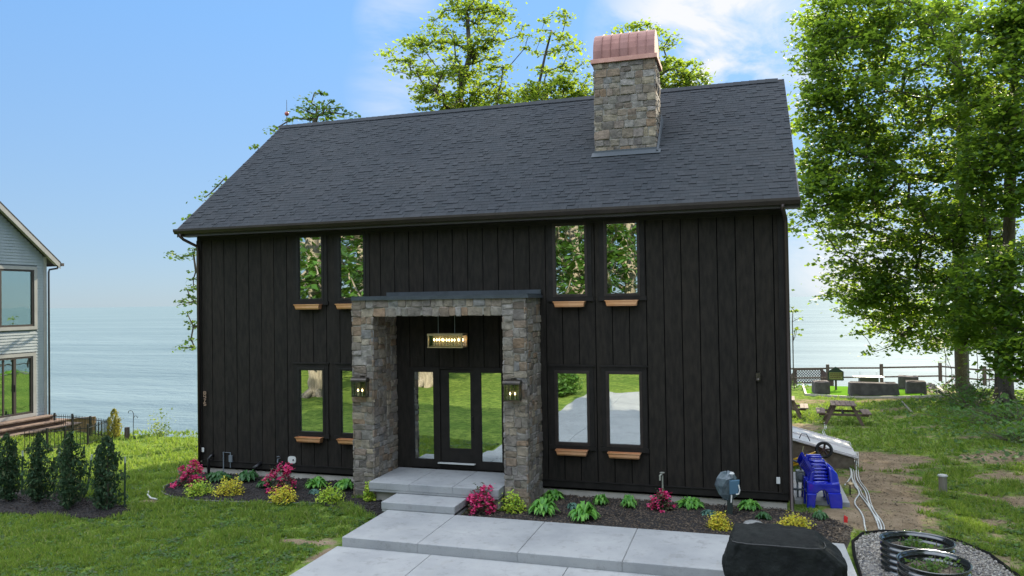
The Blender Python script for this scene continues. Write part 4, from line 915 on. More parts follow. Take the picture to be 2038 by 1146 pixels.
# ------------------------------------------------------------------ neighbour's house
XN=-11.8
def neighbour():
    o=empty('neighbour_house',(XN,6,-.6),'grey lap-sided gabled house at the left edge of the photo','house',absolute=True)
    yc=6.0; ry=-.6; ez=5.80; hr=ez+(yc-ry)*.83; zb=-.35
    ops=[(2.6,5.49,3.30,5.35),(2.2,5.43,.15,2.22)]
    w=MB(); 
    pts=[(XN-.02,ry*2-yc,-2.5),(XN-.02,yc,-2.5),(XN-.02,yc,ez),(XN-.02,ry,hr),(XN-.02,ry*2-yc,ez)]
    # backing built in columns round the openings
    def top(y): return ez+(min(yc-y,y-(2*ry-yc)))*.83
    ys_=sorted({2*ry-yc,yc,ry,*[v for o_ in ops for v in o_[:2]]})
    for a,b in zip(ys_[:-1],ys_[1:]):
        mid=(a+b)/2; segs=[(-2.5,None)]
        cuts=sorted([(o_[2],o_[3]) for o_ in ops if o_[0]<mid<o_[1]]); z=-2.5
        for c in cuts:
            w.hexa([(XN-.22,a,z),(XN-.02,a,z),(XN-.02,b,z),(XN-.22,b,z),(XN-.22,a,c[0]),(XN-.02,a,c[0]),(XN-.02,b,c[0]),(XN-.22,b,c[0])]); z=c[1]
        w.hexa([(XN-.22,a,z),(XN-.02,a,z),(XN-.02,b,z),(XN-.22,b,z),(XN-.22,a,top(a)),(XN-.02,a,top(a)),(XN-.02,b,top(b)),(XN-.22,b,top(b))])
    w.box(XN-9,yc-.2,-2.5,XN-.23,yc-.02,ez); w.box(XN-9,2*ry-yc,-2.5,XN-.23,2*ry-yc+.2,ez)
    w.build('wall',mat('siding_backing',(.2,.22,.24),.8),o)
    s=MB(); z=-.25; lap=.105
    while z<hr-.1:
        y1=yc-.12; y0=2*ry-yc
        if z>ez: dz=(z+lap-ez)/.83; y1=min(y1,yc-dz); y0=y0+dz
        segs=[(y0,y1)]
        for o_ in ops:
            if z+lap>o_[2]-.12 and z<o_[3]+.12:
                ns=[]
                for a,b in segs:
                    if o_[0]-.12>a: ns.append((a,min(b,o_[0]-.12)))
                    if o_[1]+.12<b: ns.append((max(a,o_[1]+.12),b))
                segs=ns
        for a,b in segs:
            if b-a>.02: s.hexa([(XN-.02,a,z),(XN+.018,a,z),(XN+.018,b,z),(XN-.02,b,z),(XN-.02,a,z+lap),(XN+.002,a,z+lap),(XN+.002,b,z+lap),(XN-.02,b,z+lap)])
        z+=lap
    s.build('lap_siding',SIDING,o)
    t=MB(); t.box(XN-.02,yc-.12,-.5,XN+.03,yc,ez+.05)
    for a in ops:
        t.box(XN-.02,a[0]-.12,a[2]-.12,XN+.032,a[0],a[3]+.12); t.box(XN-.02,a[1],a[2]-.12,XN+.032,a[1]+.12,a[3]+.12); t.box(XN-.02,a[0],a[3],XN+.031,a[1],a[3]+.12); t.box(XN-.02,a[0],a[2]-.12,XN+.05,a[1],a[2])
    t.box(XN-.02,2*ry-yc,-.5,XN+.04,yc+.02,-.251)
    t.build('corner_trim',WHITETRIM,o)
    # sloped rake, roof, gutter
    r=MB(); ov=.30
    for s_ in(1,-1):
        e=(yc+.38) if s_>0 else (2*ry-yc-.38); ze=ez-.38*.83+.12; zr=hr+.12
        r.hexa([(XN-9,e,ze),(XN+ov,e,ze),(XN+ov,ry,zr),(XN-9,ry,zr),(XN-9,e,ze+.06),(XN+ov,e,ze+.06),(XN+ov,ry,zr+.06),(XN-9,ry,zr+.06)])
    ro=r.build('roof',mat('dark_roof_shingles',(.03,.032,.036),.9,(.05,.05,.055),12,bump=.4,bscale=30),o)
    f=MB()
    for s_ in(1,-1):
        e=(yc+.36) if s_>0 else (2*ry-yc-.36); ze=ez-.36*.83-.08; zr=hr-.08
        f.hexa([(XN+ov-.03,e,ze),(XN+ov-.002,e,ze),(XN+ov-.002,ry,zr),(XN+ov-.03,ry,zr),(XN+ov-.03,e,ze+.19),(XN+ov-.002,e,ze+.19),(XN+ov-.002,ry,zr+.19),(XN+ov-.03,ry,zr+.19)])
        f.hexa([(XN,e,ze+.13),(XN+ov-.03,e,ze+.13),(XN+ov-.03,ry,zr+.13),(XN,ry,zr+.13),(XN,e,ze+.16),(XN+ov-.03,e,ze+.16),(XN+ov-.03,ry,zr+.16),(XN,ry,zr+.16)])
    f.build('rake_board',WHITETRIM,ro)
    g=MB(); g.box(XN-9,yc+.38,ez-.28,XN+ov+.01,yc+.50,ez-.17); g.build('gutter',DKFRAME,ro)
    d=MB(); d.tube([(XN+.1,yc+.42,ez-.28),(XN+.1,yc+.40,ez-.36),(XN+.07,yc+.08,ez-.42),(XN+.07,yc+.05,ez-.52),(XN+.07,yc+.05,-.5)],.035,8); d.build('downspout',mat('dark_downspout',(.03,.035,.045),.5),o,smooth=True)
    for (y0,y1,z0,z1),nm in zip(ops,('window','sliding_door')):
        f=MB(); q=.07
        f.box(XN-.06,y0,z0,XN+.02,y0+q,z1); f.box(XN-.06,y1-q,z0,XN+.02,y1,z1); f.box(XN-.06,y0+q,z0,XN+.019,y1-q,z0+q); f.box(XN-.06,y0+q,z1-q,XN+.019,y1-q,z1)
        ym=4.18 if nm=='window' else 4.72
        f.box(XN-.05,ym-.05,z0+q,XN+.015,ym+.05,z1-q)
        if nm!='window': f.box(XN-.055,4.28,z0+q,XN-.01,4.34,z1-q)
        fo=f.build(nm,DKFRAME,o)
        MB().box(XN-.035,y0+q+.001,z0+q+.001,XN-.03,y1-q-.001,z1-q-.001).build('pane',GLASSN,fo)
        if nm!='window': MB().box(XN+.0,ym-.03,1.0,XN+.05,ym-.01,1.25).build('handle',BLKMET,fo)
    rm=MB(); rm.box(XN-3,1.5,-.4,XN-2.9,5.9,5.4); rm.box(XN-3,1.5,2.6,XN-.23,5.9,2.7); rm.box(XN-3,1.5,-.4,XN-.23,5.9,.1); rm.box(XN-3,5.72,.1,XN-.23,5.8,5.4); rm.build('interior_wall',mat('room_paint',(.32,.30,.24),.8),o)
    c=MB(); c.box(XN-.9,3.9,.1,XN-.86,4.15,2.1); c.build('curtain',mat('curtain_cloth',(.5,.48,.42),.9,(.3,.28,.22),8,stretch=(1,6,.2)),o)
    st=MB()
    for k,(e,yy) in enumerate(((.42,5.95),(.74,6.22),(1.06,6.5))):
        zt=.02-.17*k; st.box(XN+.04,1.4,zt-.045,XN+e+.1,yy,zt); st.box(XN+.04,1.45,zt-.17,XN+e,yy-.05,zt-.046)
    st.build('steps',WOODW,o)
neighbour()
def garden_fence():
    o=empty('iron_fence',tuple(G(109,860)),'low black iron picket fence zigzagging by the neighbour steps','fence',absolute=True)
    hh=.66
    K=[G(97,858),G(109,860),G(144,862),G(180,868),G(216,873),G(175,889),G(130,894),G(94,899),G(40,905)]
    for i in range(1,len(K)-1):
        p=K[i]; MB().box(p.x-.025,p.y-.025,p.z-.1,p.x+.025,p.y+.025,p.z+hh+.04).build('post',BLKMET,o)
    m=MB()
    for a,b in zip(K[:-1],K[1:]):
        L=(b-a).length; n=max(2,int(L/.11))
        for z in(.1,hh-.08): m.beam(a+Vector((0,0,z)),b+Vector((0,0,z)),.018,.022)
        for k in range(1,n): q=a.lerp(b,k/n); m.beam(q+Vector((0,0,.0)),q+Vector((0,0,hh)),.012,.012)
    m.build('picket_panel',BLKMET,o)
garden_fence()
def boardwall():
    a=at(97,871,32.2); b=at(191,871,33.2); ta=at(97,839,32.2).z; tb=at(191,830,33.2).z
    o=empty('board_fence',tuple((a+b)/2),'sloping-topped brown board fence behind the iron pickets','fence',absolute=True); m=MB(); n=22; rng=random.Random(2)
    z0=min(a.z,b.z)-1.2
    for k in range(n):
        p=a.lerp(b,k/n);q=a.lerp(b,(k+.94)/n);t0=ta+(tb-ta)*k/n;t1=ta+(tb-ta)*(k+.94)/n; j=rng.uniform(-.01,.01)
        m.hexa([(p.x,p.y+j,z0),(q.x,q.y+j,z0),(q.x,q.y+.03+j,z0),(p.x,p.y+.03+j,z0),(p.x,p.y+j,t0),(q.x,q.y+j,t1),(q.x,q.y+.03+j,t1),(p.x,p.y+.03+j,t0)])
    m.build('boards',mat('brown_boards',(.18,.105,.06),.85,(.28,.17,.10),4,stretch=(2,2,.4),island=[(.75,.75,.75),(1,1,1),(1.2,1.15,1.1)]),o)
    c=MB(); c.beam(Vector((a.x,a.y-.02,ta+.02)),Vector((b.x,b.y-.02,tb+.02)),.1,.035); c.build('cap_rail',WOODW,o)
boardwall()
arbor(228,874,.48,.94,12,'small golden cone-shaped evergreen at the end of the iron fence',GOLDCON,None,.06,2600,'arborvitae')
g=G(253,874); m=MB(); m.box(g.x-.06,g.y-.06,g.z-.2,g.x+.06,g.y+.06,g.z+.40); tag(m.build('wooden_post',WOODGR,bevel=.01),'short dark wooden post on the bluff edge right of the golden evergreen','post')
g=G(265,873); m=MB(); m.tube([g,g+Vector((.02,0,.85)),g+Vector((-.02,0,.93)),g+Vector((-.1,0,.95)),g+Vector((-.18,0,.93)),g+Vector((-.2,0,.86))],.010,6)
m.tube([g+Vector((.02,0,.70)),g+Vector((.08,0,.78)),g+Vector((.16,0,.77)),g+Vector((.2,0,.70))],.009,6); tag(m.build('shepherd_hook',BLKMET),'thin double-armed shepherd hook standing at the bluff edge','plant hook')
for i,(u,v) in enumerate(((332,866),(316,868),(267,874))):
    g=G(u,v); m=MB(); m.lathe(tuple(g),[(.04,0),(.05,.06),(.03,.10),(.001,.11)],8); tag(m.build('stump_cap',BLKMET),('small dark cap in the grass at the bluff edge, nearest the house','small dark cap in the grass left of the one nearest the house','small dark lump at the foot of the shepherd hook')[i],'cap')
def tall_weeds(name,spots,label,h,n,mt,seed):
    rng=np.random.default_rng(seed); P=[]
    for (u,v,w) in spots:
        g=G(u,v); k=n
        t=rng.uniform(.1,1,k); P.append(np.stack([g.x+rng.normal(size=k)*w,g.y+.35+rng.normal(size=k)*w*.6,g.z-.25+t*h*rng.uniform(.5,1.1,k)],1))
    P=np.concatenate(P); V,Fq=leaves_np(P,.075,up=0,aspect=.5,rng=rng); o=npmesh(name,V,Fq,mt); tag(o,label,'weeds',kind='stuff')
tall_weeds('wild_grass',((295,869,.18),(310,868,.2),(322,867,.1),(340,866,.25),(352,866,.22),(372,865,.15),(388,864,.3),(395,864,.3)),'pale yellow-green weeds along the bluff edge left of the house',1.15,190,mat('pale_weeds',(1,1,1),.8,island=[(.2,.24,.06),(.3,.34,.1),(.14,.2,.05)],trans=(.5,.6,.15),tw=.45),3)
# ------------------------------------------------------------------ right-hand yard
def right_fence():
    o=empty('rail_fence',tuple(G(1755,770)),'dark split-rail fence along the bluff edge on the right','fence',absolute=True)
    K=[(1572,766),(1648,769),(1755,769),(1872,773),(1960,776),(2050,778)]; P=[]
    for u,v in K:
        d=45.5 if u<1900 else 43; p=at(u,v,d); p.z=H(p.x,min(p.y,yb(p.x)-.1)); P.append(p)
    for p in P[1:]:
        m=MB(); m.box(p.x-.09,p.y-.09,p.z-.2,p.x+.09,p.y+.09,p.z+.92); m.build('post',WOODGR,o,bevel=.02)
    for a,b in zip(P[:-1],P[1:]):
        for z,w in((.70,.10),(.14,.09)):
            m=MB(); m.beam(a+Vector((0,-.0,z)),b+Vector((0,0,z-.02)),w*.7,w); m.build('rail',WOODGR,o,bevel=.015)
right_fence()
def lattice():
    a=at(1583,759,46.5); b=at(1636,759,46.5); zt=at(1600,735,46.5).z; z0=a.z-.1; b.z=a.z
    o=empty('lattice_fence',tuple(a),'brown lattice screen at the bluff edge beside the house','lattice',absolute=True)
    dx=(b-a); L=dx.length; d=dx.normalized(); Hh=zt-z0; m=MB(); sp=.165
    k=-int(Hh/sp)-1
    while k*sp<L:
        for s_ in(1,-1):
            x0=k*sp; t0=max(0,-x0); t1=min(Hh,L-x0)
            if t1>t0:
                p=[x0+t0,x0+t1]; zz=[t0,t1]
                if s_<0: zz=[Hh-t0,Hh-t1]
                m.beam(a+d*p[0]+Vector((0,.01*s_,z0-a.z+zz[0])),a+d*p[1]+Vector((0,.01*s_,z0-a.z+zz[1])),.035,.012,(0,1,0)) if False else m.beam(Vector((a.x+d.x*p[0],a.y+d.y*p[0]+.02*s_,z0+zz[0])),Vector((a.x+d.x*p[1],a.y+d.y*p[1]+.02*s_,z0+zz[1])),.035,.035,(0,0,1))
        k+=1
    m.build('lattice_panel',WOODGR,o)
    f=MB(); f.beam(Vector((a.x,a.y-.03,zt)),Vector((b.x,b.y-.03,zt)),.06,.08); f.beam(Vector((a.x,a.y-.03,z0)),Vector((b.x,b.y-.03,z0)),.06,.08); f.build('frame',WOODGR,o)
    for q,e in((a,-.55),(b,.55)):
        f=MB(); f.box(q.x-.08,q.y-.12,z0-.3,q.x+.08,q.y-.04,zt+.02); f.build('post',WOODGR,o)
        f=MB(); p2=Vector((q.x+e,q.y-.9,0)); f.prism([(q.x,q.y-.13,z0-.3),(p2.x,p2.y,z0-.3),(p2.x,p2.y,zt-.5),(q.x,q.y-.13,zt)],(.03,0,0)); f.build('side_board',WOODGR,o)
    f=MB(); f.box(a.x-.5,a.y-.9,z0-.35,b.x+.5,b.y,z0-.22); f.build('deck_board',WOODW,o)
lattice()
def turf():
    P=[G(u,v) for u,v in((1598,769),(1604,787),(1882,790),(1872,772))]
    m=MB(); n=8; 
    for i in range(n+1):
        for j in range(n+1):
            a=P[0].lerp(P[3],i/n); b=P[1].lerp(P[2],i/n); q=a.lerp(b,j/n); m.v.append((q.x,q.y,H(q.x,q.y)+.06))
    for i in range(n):
        for j in range(n): k=i*(n+1)+j; m.f.append((k,k+1,k+n+2,k+n+1))
    m.build('turf_patch',TURF,kind='structure')
    e=MB()
    for a,b in((P[0],P[1]),(P[1],P[2]),(P[2],P[3])):
        for k in range(6): p=a.lerp(b,k/6); q=a.lerp(b,(k+1)/6); e.beam(Vector((p.x,p.y,H(p.x,p.y)+.05)),Vector((q.x,q.y,H(q.x,q.y)+.05)),.09,.10)
    tag(e.build('timber_border',mat('pale_timber',(.42,.37,.30),.8,(.5,.45,.38),4)),'pale timber border round the artificial turf patch','border')
turf()
def covered(u,v,w,d,h,label,name='covered_chair',rz=0,cat='patio chair',back=.0,grp=None):
    g=G(u,v); o=empty(name,tuple(g),label,cat,grp,rz)
    rng=random.Random(int(u)); m=MB(); nx_,nz=10,7; 
    def ring(s,z,wv): 
        out=[]; N=36
        for k in range(N):
            t=2*math.pi*k/N; c,s_=math.cos(t),math.sin(t); x=w/2*(abs(c)**.13)*(1 if c>0 else -1)*s; y=d/2*(abs(s_)**.13)*(1 if s_>0 else -1)*s
            f=1+wv*math.sin(t*7+z*5+u); out.append((x*f,y*f,z+.02*math.sin(t*5+u)))
        return out
    R_=[ring(1.02,.09,.02),ring(1.0,.25,.018),ring(.99,h*.5,.012),ring(.985,h*.93,.006),ring(.975,h*.985,.004),ring(.95,h,.0),ring(.5,h+.015,0)]
    for r in R_: m.v+=r
    for a in range(len(R_)-1):
        for k in range(36): p=a*36+k;q=a*36+(k+1)%36; m.f.append((p,q,q+36,p+36))
    m.f.append(tuple(range((len(R_)-1)*36,len(R_)*36))); m.build('fabric_cover',FABRIC,o,smooth=True)
    for sx in(-1,1):
        for sy in(-1,1): MB().box(sx*(w/2-.07)-.03,sy*(d/2-.07)-.03,-.05,sx*(w/2-.07)+.03,sy*(d/2-.07)+.03,.2).build('leg',BLKMET,o)
    return o
gc='covered patio chairs on the turf'
covered(1634,785,.74,.8,.66,'grey covered patio chair alone at the left end of the turf',grp=gc,rz=.1)
covered(1738,789,2.15,.85,.66,'long grey covered patio sofa on the turf','covered_sofa',cat='patio sofa',rz=-.03)
covered(1823,786,.86,.8,.66,'nearer grey covered patio chair at the right of the turf',grp=gc,rz=-.1)
covered(1808,776,.95,.8,.72,'farther grey covered patio chair partly behind another on the turf',grp=gc,rz=-.15)
for i,(u,v,w,l) in enumerate(((1634,756,.55,'pale cushion lying on the lone covered chair'),(1835,761,.5,'pale cushion lying on the nearer right covered chair'))):
    pass
def patio_table():
    g=G(1729,778); o=empty('grill_table',tuple(g),'low metal fire table with wing shelves behind the covered sofa','fire table')
    m=MB(); m.box(-.45,-.3,.45,.45,.3,.72); m.build('body',mat('steel_dark',(.1,.09,.09),.4,metal=.5),o,bevel=.01)
    m=MB(); m.box(-.72,-.28,.73,.72,.28,.76); m.build('table_top',mat('steel_light',(.55,.55,.56),.35,metal=.4),o)
    for sx in(-1,1): MB().box(sx*.4-.03,-.25,-.05,sx*.4+.03,.25,.449).build('leg',BLKMET,o); MB().tube([(sx*.4,0,.76),(sx*.41,0,1.0)],.012).build('side_rod',mat('steel_light',(.6,.6,.6),.35),o)
patio_table()
def yard_sign():
    g=G(1664,778); o=empty('yard_sign',tuple(g),'small house-shaped sign board on a post before the rail fence','sign')
    MB().box(-.05,-.02,-.2,.05,.03,.62).build('post',WOODGR,o)
    m=MB(); w=.38; m.prism([(-w,-.03,.55),(w,-.03,.55),(w,-.03,1.02),(0,-.03,1.28),(-w,-.03,1.02)],(0,-.03,0)); m.build('board',mat('dark_green_sign',(.02,.035,.03),.6),o)
    m=MB(); m.prism([(-w+.06,-.062,.61),(w-.06,-.062,.61),(w-.06,-.062,.98),(-w+.06,-.062,.98)],(0,-.006,0)); m.build('panel',mat('olive_panel',(.20,.20,.07),.7,(.28,.25,.10),9),o)
    rng=random.Random(4)
    for r,z in enumerate((.90,.80,.70)):
        x=-w+.11
        while x<w-.14: ww=rng.uniform(.05,.11); MB().box(x,-.073,z-.025,x+ww,-.0685,z+.02).build('letter',mat('sign_lettering',(.10,.04,.02),.7),o); x+=ww+.02
yard_sign()
def picnic(u,v,label,rz,s=1):
    g=G(u,v); o=empty('picnic_table',tuple(g),label,'picnic table','picnic tables on the lawn',rz)
    m=MB()
    for k in range(5): y=-.33+k*.165; m.box(-.62,y-.075,.70,.62,y+.075,.74)
    m.build('table_top',WOODW,o)
    for s_ in(-1,1):
        m=MB(); 
        for k in range(2): y=s_*(.66+k*.15); m.box(-.62,min(y-.07,y+.07),.42,.62,max(y-.07,y+.07),.46)
        m.build('seat',WOODW,o)
    for x in(-.5,.5):
        for s_ in(-1,1):
            MB().beam((x,s_*.28,.70),(x,s_*.62,0),.04,.10,(0,1,0)).build('leg',WOODW,o)
        MB().box(x+.022,-.80,.34,x+.06,.80,.42).build('cross_beam',WOODW,o)
    MB().box(-.48,-.03,.36,.48,.03,.40).build('centre_beam',WOODW,o)
    o.scale=(s,s,s); return o
picnic(1678,843,'reddish wooden picnic table alone on the lawn',R(87))
picnic(1560,830,'second picnic table half hidden behind the house corner',R(87))
m=MB(); p=G(1578,815); m.box(p.x-.07,p.y-.07,p.z-.1,p.x+.07,p.y+.07,p.z+.5); tag(m.build('wooden_post',WOODGR),'short dark post beside the house corner and the half hidden picnic table','post')
g=G(1877,982); m=MB(); m.tube([g-Vector((0,0,.2)),g+Vector((0,0,.36))],[.085,.08],14); o=m.build('log_post',mat('grey_log',(.17,.15,.12),.9,(.27,.24,.19),6,stretch=(3,3,.5),bump=.5)); tag(o,'short round wooden post with pale cap on the right lawn','post')
m=MB(); m.lathe(tuple(g+Vector((0,0,.361))),[(.001,.03),(.09,.028),(.10,.0),(.001,-.0)],16); m.build('post_cap',mat('pale_cap',(.38,.38,.36),.7),o)
# cellar bulkhead doors against the far side wall
def bulkhead():
    o=empty('cellar_door',(14.4,5.9,-.4),'pale metal sloping cellar doors against the right side of the house','cellar door',absolute=True)
    xa,xb,ya,yb_=13.78,15.5,4.75,6.75; za,zb=.42,-.03; g=-.45
    m=MB()
    for y in(ya,yb_-.12): m.prism([(xa,y,g-.3),(xb,y,g-.3),(xb,y,zb-.05),(xa,y,za-.05)],(0,.12,0))
    m.box(xb-.12,ya+.121,g-.3,xb-.001,yb_-.121,zb-.05); m.build('masonry_curb',mat('curb_masonry',(.13,.10,.075),.9,(.2,.16,.12),8),o)
    MT=mat('steel_with_glare',(.62,.58,.58),.35,(.70,.66,.66),3,metal=.25)  # pinkish-white sky glare on grey metal put into the base colour
    ym=(ya+yb_)/2
    for y0,y1 in((ya-.06,ym-.01),(ym+.01,yb_+.06)):
        m=MB(); m.hexa([(xa,y0,za-.03),(xb+.1,y0,zb-.055),(xb+.1,y1,zb-.055),(xa,y1,za-.03),(xa,y0,za+.01),(xb+.1,y0,zb-.015),(xb+.1,y1,zb-.015),(xa,y1,za+.01)]); d=m.build('door_leaf',MT,o,bevel=.006)
        m=MB(); 
        for yy in(y0+.02,y1-.06): m.hexa([(xa,yy,za+.011),(xb+.1,yy,zb-.014),(xb+.1,yy+.04,zb-.014),(xa,yy+.04,za+.011),(xa,yy,za+.035),(xb+.1,yy,zb+.01),(xb+.1,yy+.04,zb+.01),(xa,yy+.04,za+.035)])
        m.build('rib',MT,d)
    m=MB(); m.tube([(14.25,ya+.25,.33),(14.3,ya+.22,.45),(14.42,ya+.2,.45),(14.5,ya+.2,.27)],.012,6); m.build('handle',BLKMET,o)
bulkhead()
def cart():
    c=at(1640,895,18.55); o=empty('hand_truck',tuple(c),'upturned hand truck with black wheel and yellow frame by the cellar doors','hand truck',absolute=True)
    ax=Vector((-.15,-1,.25)).normalized(); x=ax.orthogonal().normalized(); y=ax.cross(x); m=MB(); N=28
    prof=[(.15,-.045),(.19,-.045),(.205,-.02),(.205,.02),(.19,.045),(.15,.045),(.135,.02),(.135,-.02),(.15,-.045)]
    for (r,h) in prof:
        for k in range(N): t=2*math.pi*k/N; m.v.append(tuple(c+(x*math.cos(t)+y*math.sin(t))*r+ax*h))
    for a in range(len(prof)-1):
        for k in range(N): p=a*N+k;q=a*N+(k+1)%N; m.f.append((p,q,q+N,p+N))
    w=m.build('wheel',mat('black_rubber',(.015,.014,.015),.6),o,smooth=True)
    m=MB()
    for k in range(5): t=2*math.pi*k/5; m.beam(c+(x*math.cos(t)+y*math.sin(t))*.02,c+(x*math.cos(t)+y*math.sin(t))*.145,.04,.03)
    m.tube([c-ax*.06,c+ax*.06],.04,10); m.build('hub',mat('dark_red_hub',(.06,.025,.02),.5),w)
    m=MB(); a=at(1628,905,18.65); b=at(1562,926,18.85)
    for off in(-.065,0,.065): m.tube([a+Vector((0,0,off)),b+Vector((0,0,off))],.034,8)
    m.build('frame_tubes',mat('yellow_paint',(.62,.33,.02),.4,(.7,.4,.03),4),o,smooth=True)
    m=MB(); m.tube([at(1636,912,18.45),at(1659,938,18.45)],[.035,.05],8); m.build('handle',mat('grey_brown_handle',(.16,.12,.09),.8),o,smooth=True)
    m=MB(); m.tube([at(1599,888,18.55),at(1597,897,18.55),at(1600,906,18.55),at(1596,915,18.55)],.012,6); m.build('tie_strap',mat('pale_cord',(.5,.45,.25),.7),o)
    m=MB(); p=[at(1606,915,18.35),at(1630,911,18.35),at(1636,928,18.15),at(1611,933,18.15)]; m.prism(p,(.02,.05,-.02)); m.tube([at(1624,912,18.35),at(1640,908,18.45)],.03,8); m.build('toe_plate',BLKMET,o)
cart()
def chairs():
    # two nested blue moulded chairs tipped up: seat slats and the flared back face the driveway
    def sh(o,name,pts,y0,y1,bev=.018,lean=0):
        m=MB(); m.prism([(x,y0+lean*z,z) for x,z in pts],(0,y1-y0,0)); return m.build(name,BLUEP,o,bevel=bev)
    for ci in range(2):
        o=empty('plastic_chair',(14.36-.045*ci,.42+.17*ci,-.24+.055*ci),('nearer glossy blue slatted plastic chair of the nested pair beside the house','rear glossy blue plastic chair nested behind the other beside the house')[ci],'chair','nested blue plastic chairs',R(10)); o.scale=(.9,.9,.9)
        for k,(z,w) in enumerate(((1.0,.145),(.925,.155),(.85,.16),(.78,.165),(.71,.165),(.645,.165),(.58,.165))):
            m=MB(); n=8; P=[]
            for j in range(n+1):
                x=-.015-w+2*w*j/n; c=1-(2*j/n-1)**2; P.append((x,.02+.30*(z-.5)-.035*c,z-.012*(1-c)))
            m.tube(P,[.018]+[.027]*(n-1)+[.018],8); m.build('seat_slat',BLUEP,o,smooth=True)
        sh(o,'seat_shell',[(-.22,.54),(-.17,1.02),(.15,1.02),(.2,.54)],.06,.09,.01,.28)
        # flared back with scalloped tips at the upper left
        m=MB(); tips=[]
        for k in range(5):
            t=k/4; q0=Vector((-.36-.05*t,-.02+.12*t,1.12-.17*t)); q1=Vector((-.17-.05*t,.05+.05*t,.80-.10*t)); q2=Vector((-.20-.05*t,.05,.42))
            for A_,B_ in((q0,q1),(q1,q2)): m.hexa([A_+Vector((-.03,0,-.028)),A_+Vector((.03,0,.028)),A_+Vector((.03,.035,.028)),A_+Vector((-.03,.035,-.028)),B_+Vector((-.03,0,-.03)),B_+Vector((.03,0,.03)),B_+Vector((.03,.035,.03)),B_+Vector((-.03,.035,-.03))])
            x=MB(); 
        m.build('backrest',BLUEP,o,bevel=.012)
        sh(o,'armrest',[(.15,.92),(.25,.86),(.345,.76),(.375,.55),(.30,.46),(.18,.50)],-.10,.10,.04,.1)
        sh(o,'apron',[(-.33,.62),(-.2,.58),(.2,.58),(.36,.60),(.385,.36),(.10,.36),(.03,.42),(-.06,.40),(-.12,.34),(-.335,.34)],-.08,.10,.03)
        sh(o,'leg',[(-.335,.35),(-.12,.35),(-.15,.22),(-.175,0),(-.345,0)],-.10,.02,.025); sh(o,'leg',[(.10,.37),(.385,.37),(.41,.20),(.40,0),(.16,0),(.13,.2)],-.10,.02,.025)
        sh(o,'leg',[(-.30,.4),(-.14,.4),(-.16,0),(-.30,0)],.30,.38,.02,-.3); sh(o,'leg',[(.12,.4),(.33,.4),(.33,0),(.2,0)],.30,.38,.02,-.3)
chairs()
m=MB(); m.box(13.86,.55,-.32,14.88,3.1,-.12); m.build('equipment_pad',CONC,kind='structure',bevel=.01)
def meter():
    o=empty('gas_meter',(13.95,.75,-.15),'small grey gas meter and pipes at the right house corner','gas meter')
    m=MB(); m.box(-.05,-.1,.35,.14,.08,.58); m.lathe((.05,-.1,.47),[(.001,-.04),(.07,-.035),(.075,.0)],14,'y'); m.build('meter_body',mat('meter_grey',(.16,.18,.19),.5,(.22,.24,.25),6),o,bevel=.01)
    m=MB(); m.tube([(-.02,0,-.1),(-.02,0,.36)],.02,8); m.tube([(.12,0,.0),(.12,0,.38)],.02,8); m.tube([(-.1,-.05,.2),(.35,-.05,.2)],.022,8); m.tube([(.05,0,.58),(.05,0,.72),(-.1,.05,.76)],.02,8); m.build('pipes',GREYPIPE,o,smooth=True)
    m=MB(); m.lathe((.28,-.05,.2),[(.001,-.05),(.05,-.05),(.05,.05),(.001,.05)],12); m.build('regulator',mat('pale_metal',(.45,.45,.44),.4,metal=.3),o)
meter()
def hoses():
    L=[[(1640,842),(1642,852),(1637,860),(1641,868),(1648,876),(1651,886),(1660,893),(1680,905),(1697,915),(1704,928),(1704,945),(1708,960),(1722,980),(1727,1000),(1735,1020),(1748,1038),(1754,1052),(1752,1064),(1742,1070)],
       [(1682,917),(1690,928),(1695,940),(1696,955),(1701,968),(1708,978),(1712,988),(1725,1005),(1738,1025),(1746,1042),(1750,1056)],
       [(1683,920),(1692,935),(1694,948),(1688,960),(1681,968)],
       [(1694,950),(1700,962),(1706,972),(1710,985),(1702,998),(1703,1008),(1712,1020),(1719,1035),(1721,1050),(1726,1065)]]
    lb=['long white hose running from the lawn past the cellar doors','white hose curving beside the long one on the dirt path','short white hose loop ending at the concrete pad','white hose bending toward the pebble bed']
    for i,(l,s) in enumerate(zip(L,lb)):
        P=[G(u,v,.022) for u,v in l]; Q=[]
        for a in range(len(P)-1):
            p0=P[max(a-1,0)];p1=P[a];p2=P[a+1];p3=P[min(a+2,len(P)-1)]
            for t in(0,.25,.5,.75): Q.append(.5*((2*p1)+(p2-p0)*t+(2*p0-5*p1+4*p2-p3)*t*t+(3*p1-p0-3*p2+p3)*t**3))
        Q.append(P[-1]); 
        if i==0:  # passes over the bulkhead doors
            for q in Q:
                if 13.8<q.x<15.6 and 4.7<q.y<6.8: q.z=max(q.z,.42-(q.x-13.78)*.262+.05)
        m=MB(); m.tube(Q,.015,7); tag(m.build('garden_hose',HOSE,smooth=True),s,'hose','white hoses on the dirt path')
        if i in(0,1):
            m=MB(); m.tube([q+Vector((.05,.02,0)) for q in Q],.010,6); tag(m.build('cable',HOSE,smooth=True),('thin white cable alongside the long hose','thin white cable alongside the curving hose')[i],'cable')
hoses()
